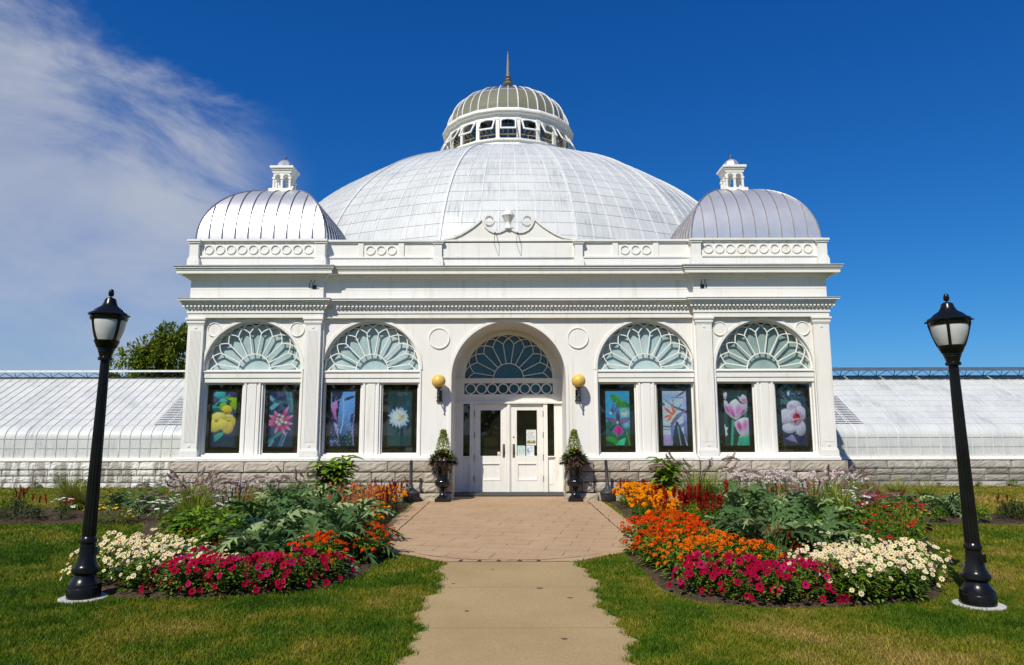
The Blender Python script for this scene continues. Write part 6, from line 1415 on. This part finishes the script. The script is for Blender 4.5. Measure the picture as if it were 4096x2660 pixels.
# ---- right bed
patch('zw', [(3.15, 7.25), (3.7, 7.08), (4.35, 7.42), (4.85, 8.2), (4.7, 8.7), (3.9, 8.8), (3.35, 8.4)], .27, 'cream white zinnia with amber eyes on the outer front corner of the right bed', 'flower', 'cream zinnias of the right bed')
patch('pm', [(1.98, 7.5), (2.4, 7.1), (3.2, 7.08), (3.25, 7.8), (2.9, 7.95), (2.2, 7.95), (1.95, 7.75)], .25, 'magenta petunia along the front edge of the right bed', 'flower', 'magenta petunias of the right bed')
patch('zo2', [(1.92, 8.15), (2.35, 8.0), (3.0, 8.15), (2.75, 8.9), (2.2, 9.2), (1.85, 8.75)], .28, 'bright orange zinnia just behind the petunias of the right bed', 'flower', 'orange zinnias of the right bed')
patch('zo', [(1.72, 9.3), (2.5, 9.3), (2.95, 10.4), (2.9, 11.6), (2.35, 11.5), (1.9, 10.8), (1.75, 10.0)], .30, 'vermilion zinnia at the inner corner of the right bed beside the paving', 'flower', 'vermilion zinnias of the right bed')
ones('zo', [(1.78, 9.0, .95), (2.0, 9.25, .95), (1.95, 9.0, .95)], 'vermilion zinnia at the inner corner of the right bed beside the paving', 'flower', 'vermilion zinnias of the right bed')
ones('rs', [(3.12, 8.35, .9), (3.2, 8.75, .95)], 'scarlet salvia between petunias and cream zinnias of the right bed', 'flower', 'scarlet salvias of the right bed')
patch('mg', [(2.5, 12.2), (3.2, 12.4), (3.2, 14.0), (3.6, 17.0), (2.6, 17.1), (2.5, 14.5)], .42, 'orange marigold along the paving edge of the right bed', 'flower', 'marigolds of the right bed', (.9, 1.2))
patch('cr', [(2.9, 12.0), (3.6, 12.2), (3.8, 13.6), (3.2, 13.5)], .38, 'red plumed celosia behind the marigolds of the right bed', 'flower', 'red celosias of the right bed', (.95, 1.3))
ones('cr', [(2.75, 16.9, .9), (3.0, 17.0, .95), (3.4, 17.0, .9), (2.65, 16.2, .8), (2.5, 13.6, .7), (2.55, 14.4, .8)], 'red plumed celosia at the far inner end of the right bed', 'flower', 'red celosias at the far end of the right bed')
patch('ca', [(2.95, 8.95), (4.3, 9.05), (4.6, 9.7), (5.0, 11.2), (5.2, 13.4), (4.5, 15.4), (4.0, 15.2), (4.0, 12.6), (3.2, 11.0)], .66, 'silver green cardoon with arching toothed leaves in the right bed', 'plant', 'cardoons of the right bed', (.88, 1.2))
ones('fg', [(3.70, 14.0, 1.3), (4.1, 14.6, 1.15)], 'fountain grass with purple plumes beside the right broad-leaved plant', 'ornamental grass', 'fountain grasses of the right bed')
ones('br', [(3.55, 16.0, 1.05)], 'tall broad-leaved green plant against the plinth behind the right bed', 'plant', 'broad-leaved plants by the plinth')
ones('fg', [(5.75, 12.4, 1.0), (6.0, 13.2, .95), (5.5, 13.0, .85)], 'fountain grass with brown plumes near the outer side of the right bed', 'ornamental grass', 'fountain grasses at the outer side of the right bed')
patch('vb', [(4.9, 16.9), (8.4, 16.9), (8.0, 15.8), (5.0, 15.9)], .62, 'lilac flowered verbena stems in front of the right plinth', 'flower', 'lilac verbenas of the right bed', (1.1, 1.3))
ones('mg', [(5.1, 14.4, .8), (5.4, 14.2, .8), (5.75, 14.3, .8), (5.3, 13.9, .7), (5.9, 13.8, .7)], 'orange marigold at the back of the right bed behind the cardoons', 'flower', 'marigolds at the back of the right bed')
ones('cs', [(5.3, 14.9, .8), (5.7, 15.0, .85), (6.4, 15.1, .9), (6.1, 14.8, .8)], 'salmon celosia at the back of the right bed in front of the verbenas', 'flower', 'salmon celosias at the back of the right bed')
patch('rd', [(4.9, 9.0), (5.5, 9.6), (6.4, 11.4), (6.6, 12.4), (5.8, 11.8), (5.0, 10.0)], .42, 'rust red daisy flower on the outer side of the right bed', 'flower', 'red daisies of the right bed')
patch('lf', [(3.9, 9.5), (4.8, 9.7), (5.5, 11.6), (5.3, 12.2), (4.9, 11.2)], .42, 'bushy bright green salvia without bloom in the right bed', 'plant', 'green salvias of the right bed')
ones('id', [(5.0, 12.0, .9), (5.2, 12.5, .95)], 'indigo spiked salvia behind the cardoons of the right bed', 'flower', 'indigo salvias of the right bed')
ones('dy', [(6.6, 14.2, 1.0), (6.9, 13.9, 1.0), (7.0, 14.6, 1.0), (6.4, 13.6, .9)], 'white daisy at the outer back corner of the right bed', 'flower', 'white daisies of the right bed')
ones('rd', [(6.6, 14.9, .9), (7.1, 15.1, .9), (7.2, 14.3, .9)], 'rust red daisy flower at the outer back corner of the right bed', 'flower', 'red daisies at the back of the right bed')
ones('lf', [(6.9, 16.3, .75), (3.5, 9.1, .7), (4.0, 13.6, .7)], 'bushy bright green salvia without bloom in the right bed', 'plant', 'green salvias of the right bed')
ones('cr', [(2.6, 12.6, .95), (2.95, 13.2, 1.05), (2.75, 14.0, 1.0), (3.1, 14.9, 1.0), (2.8, 15.6, .95), (3.3, 11.9, 1.0), (2.55, 12.0, .8)], 'red plumed celosia standing among the marigolds of the right bed', 'flower', 'red celosias among the right marigolds')
ones('rd', [(3.0, 11.7, .8), (4.9, 8.9, .85), (4.6, 9.1, .8)], 'rust red daisy flower dotted through the right bed', 'flower', 'red daisies dotted through the right bed')
ones('pm', [(3.5, 7.35, .8), (3.6, 7.9, .8), (3.3, 8.3, .85)], 'magenta petunia straying among the cream zinnias of the right bed', 'flower', 'petunias among the right zinnias')
ones('zw', [(-3.45, 8.05, .85), (-3.25, 8.3, .8)], 'cream white zinnia straying among the petunias of the left bed', 'flower', 'zinnias among the left petunias')
ones('mg', [(-2.5, 11.2, .95), (-2.7, 12.3, 1.0), (-2.95, 12.9, 1.0), (-2.5, 14.4, 1.0)], 'orange marigold mixed into the salmon celosias beside the paving', 'flower', 'marigolds mixed into the left celosias')
ones('yg', [(-4.2, 12.2, .8), (-4.7, 11.6, .7), (5.3, 12.8, .8), (4.7, 14.2, .7)], 'yellow green grass tuft rising among the salvias and cardoons', 'ornamental grass', 'yellow grass tufts among the cardoons')
# ---- small beds beyond the lamps
ones('sh', [(-10.9, 13.8, 1.0), (-10.1, 13.6, 1.1), (-9.2, 13.5, 1.0)], 'low dark evergreen shrub in the small bed left of the left lamp post', 'shrub', 'dark shrubs of the left small bed')
ones('cd', [(-10.7, 14.3, .95), (-9.9, 14.4, 1.05), (-11.2, 14.2, .8)], 'wine red celosia behind the dark shrubs of the left small bed', 'flower', 'wine celosias of the left small bed')
ones('cr', [(-9.1, 13.9, .75), (-8.7, 14.1, .7)], 'red plumed celosia between shrubs and daisies of the left small bed', 'flower', 'red celosias of the left small bed')
ones('yg', [(-9.6, 15.6, 1.1), (-9.2, 15.3, 1.0)], 'yellow green grass tuft in the left small bed', 'ornamental grass', 'yellow grasses of the left small bed')
ones('ca', [(-8.4, 15.4, .75), (-7.6, 15.0, .8), (-7.0, 14.7, .75), (-6.6, 14.3, .65)], 'silver green cardoon in the small bed behind the left lamp post', 'plant', 'cardoons of the left small bed')
ones('dy', [(-8.5, 13.65, .85), (-7.0, 13.6, .85), (-6.7, 13.8, .85)], 'white daisy at the front of the left small bed', 'flower', 'white daisies of the left small bed')
ones('yl', [(-7.6, 13.35, .9), (-7.3, 13.4, .9), (-7.05, 13.3, .7)], 'low yellow flower at the front of the left small bed', 'flower', 'yellow flowers of the left small bed')
ones('ca', [(7.4, 14.7, .75), (7.9, 14.2, .8), (8.5, 13.9, .8), (8.2, 14.9, .75), (8.9, 14.6, .7)], 'silver green cardoon in the small bed beside the right lamp post', 'plant', 'cardoons of the right small bed')
ones('cp', [(7.0, 13.9, .85), (7.25, 14.2, .85)], 'pink plumed celosia in the small bed right of the right flower bed', 'flower', 'pink celosias of the right small bed')
ones('yg', [(8.6, 15.8, .95), (9.0, 15.4, .9), (8.1, 16.0, .9)], 'yellow green grass tuft at the back of the right small bed', 'ornamental grass', 'yellow grasses of the right small bed')
ones('sh', [(9.4, 13.25, .95), (9.75, 13.8, .85)], 'low dark evergreen shrub right of the right lamp post', 'shrub', 'dark shrubs of the right small bed')
ones('cd', [(9.75, 14.1, .7)], 'small wine red celosia behind the dark shrub of the right small bed', 'flower', 'wine celosias of the right small bed')
ones('yl', [(7.5, 13.3, .9), (7.2, 13.5, .9)], 'low yellow flower at the front of the right small bed', 'flower', 'yellow flowers of the right small bed')
ones('lf', [(7.9, 13.2, .55), (8.6, 13.1, .55), (7.0, 13.6, .6)], 'bushy yellowish green plant at the front of the right small bed', 'plant', 'green plants of the right small bed')
# ---- weeds along the wing walls
ones('fn', [(-9.75, 21.45, 1.0), (-13.6, 21.5, .7)], 'fern-like weed growing against the foot of the left glasshouse wall', 'weed', 'ferns at the left glasshouse wall', 0)
ones('fn', [(9.6, 21.4, 1.0)], 'dark fern-like weed growing against the right glasshouse wall near the entrance building', 'weed', None, 0)
ones('lf', [(-8.9, 21.55, .55), (-12.9, 21.55, .65), (-13.4, 21.5, .5), (-11.0, 21.6, .4), (-8.3, 21.6, .35), (-10.6, 21.6, .35), (-14.3, 21.6, .45)], 'green weed clump at the foot of the left glasshouse wall', 'weed', 'weeds at the left glasshouse wall', 0)
ones('lf', [(15.2, 21.55, .5), (13.0, 21.6, .3), (14.2, 21.6, .35), (10.9, 21.6, .3), (15.8, 21.6, .4)], 'green weed clump at the foot of the right glasshouse wall', 'weed', 'weeds at the right glasshouse wall', 0)
# ---- planting in the two urns
L_VIN = m_leaf('vine_leaf', (0.13, 0.20, 0.01), (0.27, 0.35, 0.018), (0.44, 0.50, 0.035))
for s in (-1, 1):
    r = random.Random(7+s); T = empty('urn_planting', (s*1.60, 17.31, 0.90), 'purple trailing foliage under a slim green vine cone in the %s urn' % ('left' if s < 0 else 'right'), 'plant', 'plantings in the black urns')
    mb = MB()
    for k in range(900):
        a = r.uniform(0, 2*pi); e = r.uniform(-15, 75); d = Vector((cos(a)*cos(RAD(e)), sin(a)*cos(RAD(e)), sin(RAD(e)))); p = Vector((d.x*.30*r.uniform(.3, 1.1), d.y*.28*r.uniform(.3, 1.1), .04+.25*max(0, d.z)*r.uniform(.5, 1.1))); leaf(mb, p, d+rv(r, -40, 40)*.5, r.uniform(.09, .16), .018, .9, 0, 3)
    mb.build('purple_foliage', L_PUR, T)
    mb = MB()
    for k in range(110):
        a = r.uniform(0, 2*pi); side = -1 if k < 70 else 1; p = Vector((side*.2+r.uniform(-.09, .09), -.12+r.uniform(-.1, .1), .14+r.uniform(-.07, .10))); leaf(mb, p, rv(r, -10, 60), .075, .03, .5, 0, 2)
    mb.build('green_foliage', L_SAL, T)
    mb = MB()
    for k in range(950):
        t = r.random()**.8; a = r.uniform(0, 2*pi); R_ = (.145*(1-t)+.022)*r.uniform(.75, 1.25); p = Vector((R_*cos(a), R_*sin(a), .27+.56*t)); leaf(mb, p, Vector((cos(a), sin(a), r.uniform(-.3, .5))), r.uniform(.04, .075), .019, .5, 0, 2)
    mb.tube([(0, 0, .1), (0, 0, .86)], .006, 4)
    for k in range(4): mb.tube([(.13*cos(k*1.57), .13*sin(k*1.57), .22), (0, 0, .85)], .004, 3)
    mb.build('vine_cone', L_VIN, T)
    mt = flw('vy', lambda: daisy(6, .024, .012, 0, .2), [F_YEL, F_EYE])
    for (a, t) in ((-1.2, .72), (-1.8, .35), (-.6, .9), (-1.4, .15)): child(T, 'flower', mt, ((.145*(1-t)+.03)*cos(a), (.145*(1-t)+.03)*sin(a), .28+.56*t), (cos(a), sin(a), .3), 1.0, 0)

# ------------------------------------------------------------------ trees
BARK = plain('grey_bark', (0.10, 0.08, 0.06), 0.95, 0, 0.3, 4)
L_TRE = m_leaf('tree_leaf', (0.05, 0.09, 0.012), (0.14, 0.20, 0.018), (0.32, 0.36, 0.04), .4)
def tree(x, y, Hh, R, seedv, label, nleaf, name='leafy_tree', lsize=.30, group=None):
    r = random.Random(seedv); T = empty(name, (x, y, 0), label, 'tree', group); tr = MB(); cl = []
    tr.tube([(0, 0, 0), (.08, 0, Hh*.2), (0, .1, Hh*.45), (0.1, 0, Hh*.8)], [.32, .25, .18, .06], 8)
    for k in range(16):
        h = Hh*r.uniform(.22, .85); d = rv(r, 15, 60); L = R*r.uniform(.7, 1.1)*(1-.35*(h/Hh)); p0 = Vector((0, 0, h)); p1 = p0+d*L*.5; p2 = p1+(d+Vector((0, 0, .25)))*L*.5
        tr.tube([tuple(p0), tuple(p1), tuple(p2)], [.10, .06, .02], 5)
        for j in range(4): q = p1+(p2-p1)*r.random(); e = q+rv(r, 0, 70)*R*.35; tr.tube([tuple(q), tuple(e)], [.03, .01], 4); cl.append(e)
        cl += [p2, p1+(p2-p1)*.5]
    for k in range(26): d = rv(r, -25, 90); cl.append(Vector((d.x*R*.95, d.y*R*.95, Hh*.58+d.z*Hh*.40)))
    tr.build('trunk', BARK, T, smooth=True); mb = MB(); per = nleaf//len(cl)
    for c in cl:
        cr = R*r.uniform(.10, .24)
        for k in range(per):
            d = rv(r, -90, 90); p = c+d*cr*(r.random()**.5); leaf(mb, p, d+Vector((0, 0, -.1))+rv(r, -90, 90)*.6, lsize*r.uniform(.6, 1.2), lsize*.26, .4, 0, 2)
    mb.build('crown', L_TRE, T); return T
tree(-19.4, 38.5, 6.5, 2.75, 5, 'leafy green tree rising behind the left glasshouse', 15000, lsize=.24)
# woodland across the lawn behind the viewer, seen only as reflections in the window glass
mb = MB(); r = random.Random(77)
for k in range(46):
    x = -95+190*k/45+r.uniform(-2, 2); y = -42+r.uniform(-8, 6); Hh = r.uniform(7, 19) if abs(x) > 7 else r.uniform(4, 7); R = r.uniform(2.2, 4)
    mb.tube([(x, y, 0), (x, y, Hh*.7)], [.3, .12], 5)
    for j in range(420): d = rv(r, -60, 90); q = r.random()**.33; leaf(mb, Vector((x+d.x*R*q, y+d.y*R*q, Hh*.55+d.z*Hh*.45*q)), rv(r, -60, 60), 1.1, .42, .3, 0, 2)
tag(mb.build('far_woodland', L_TRE), 'dark line of trees across the lawn mirrored in the window glass', 'woodland', kind='stuff')
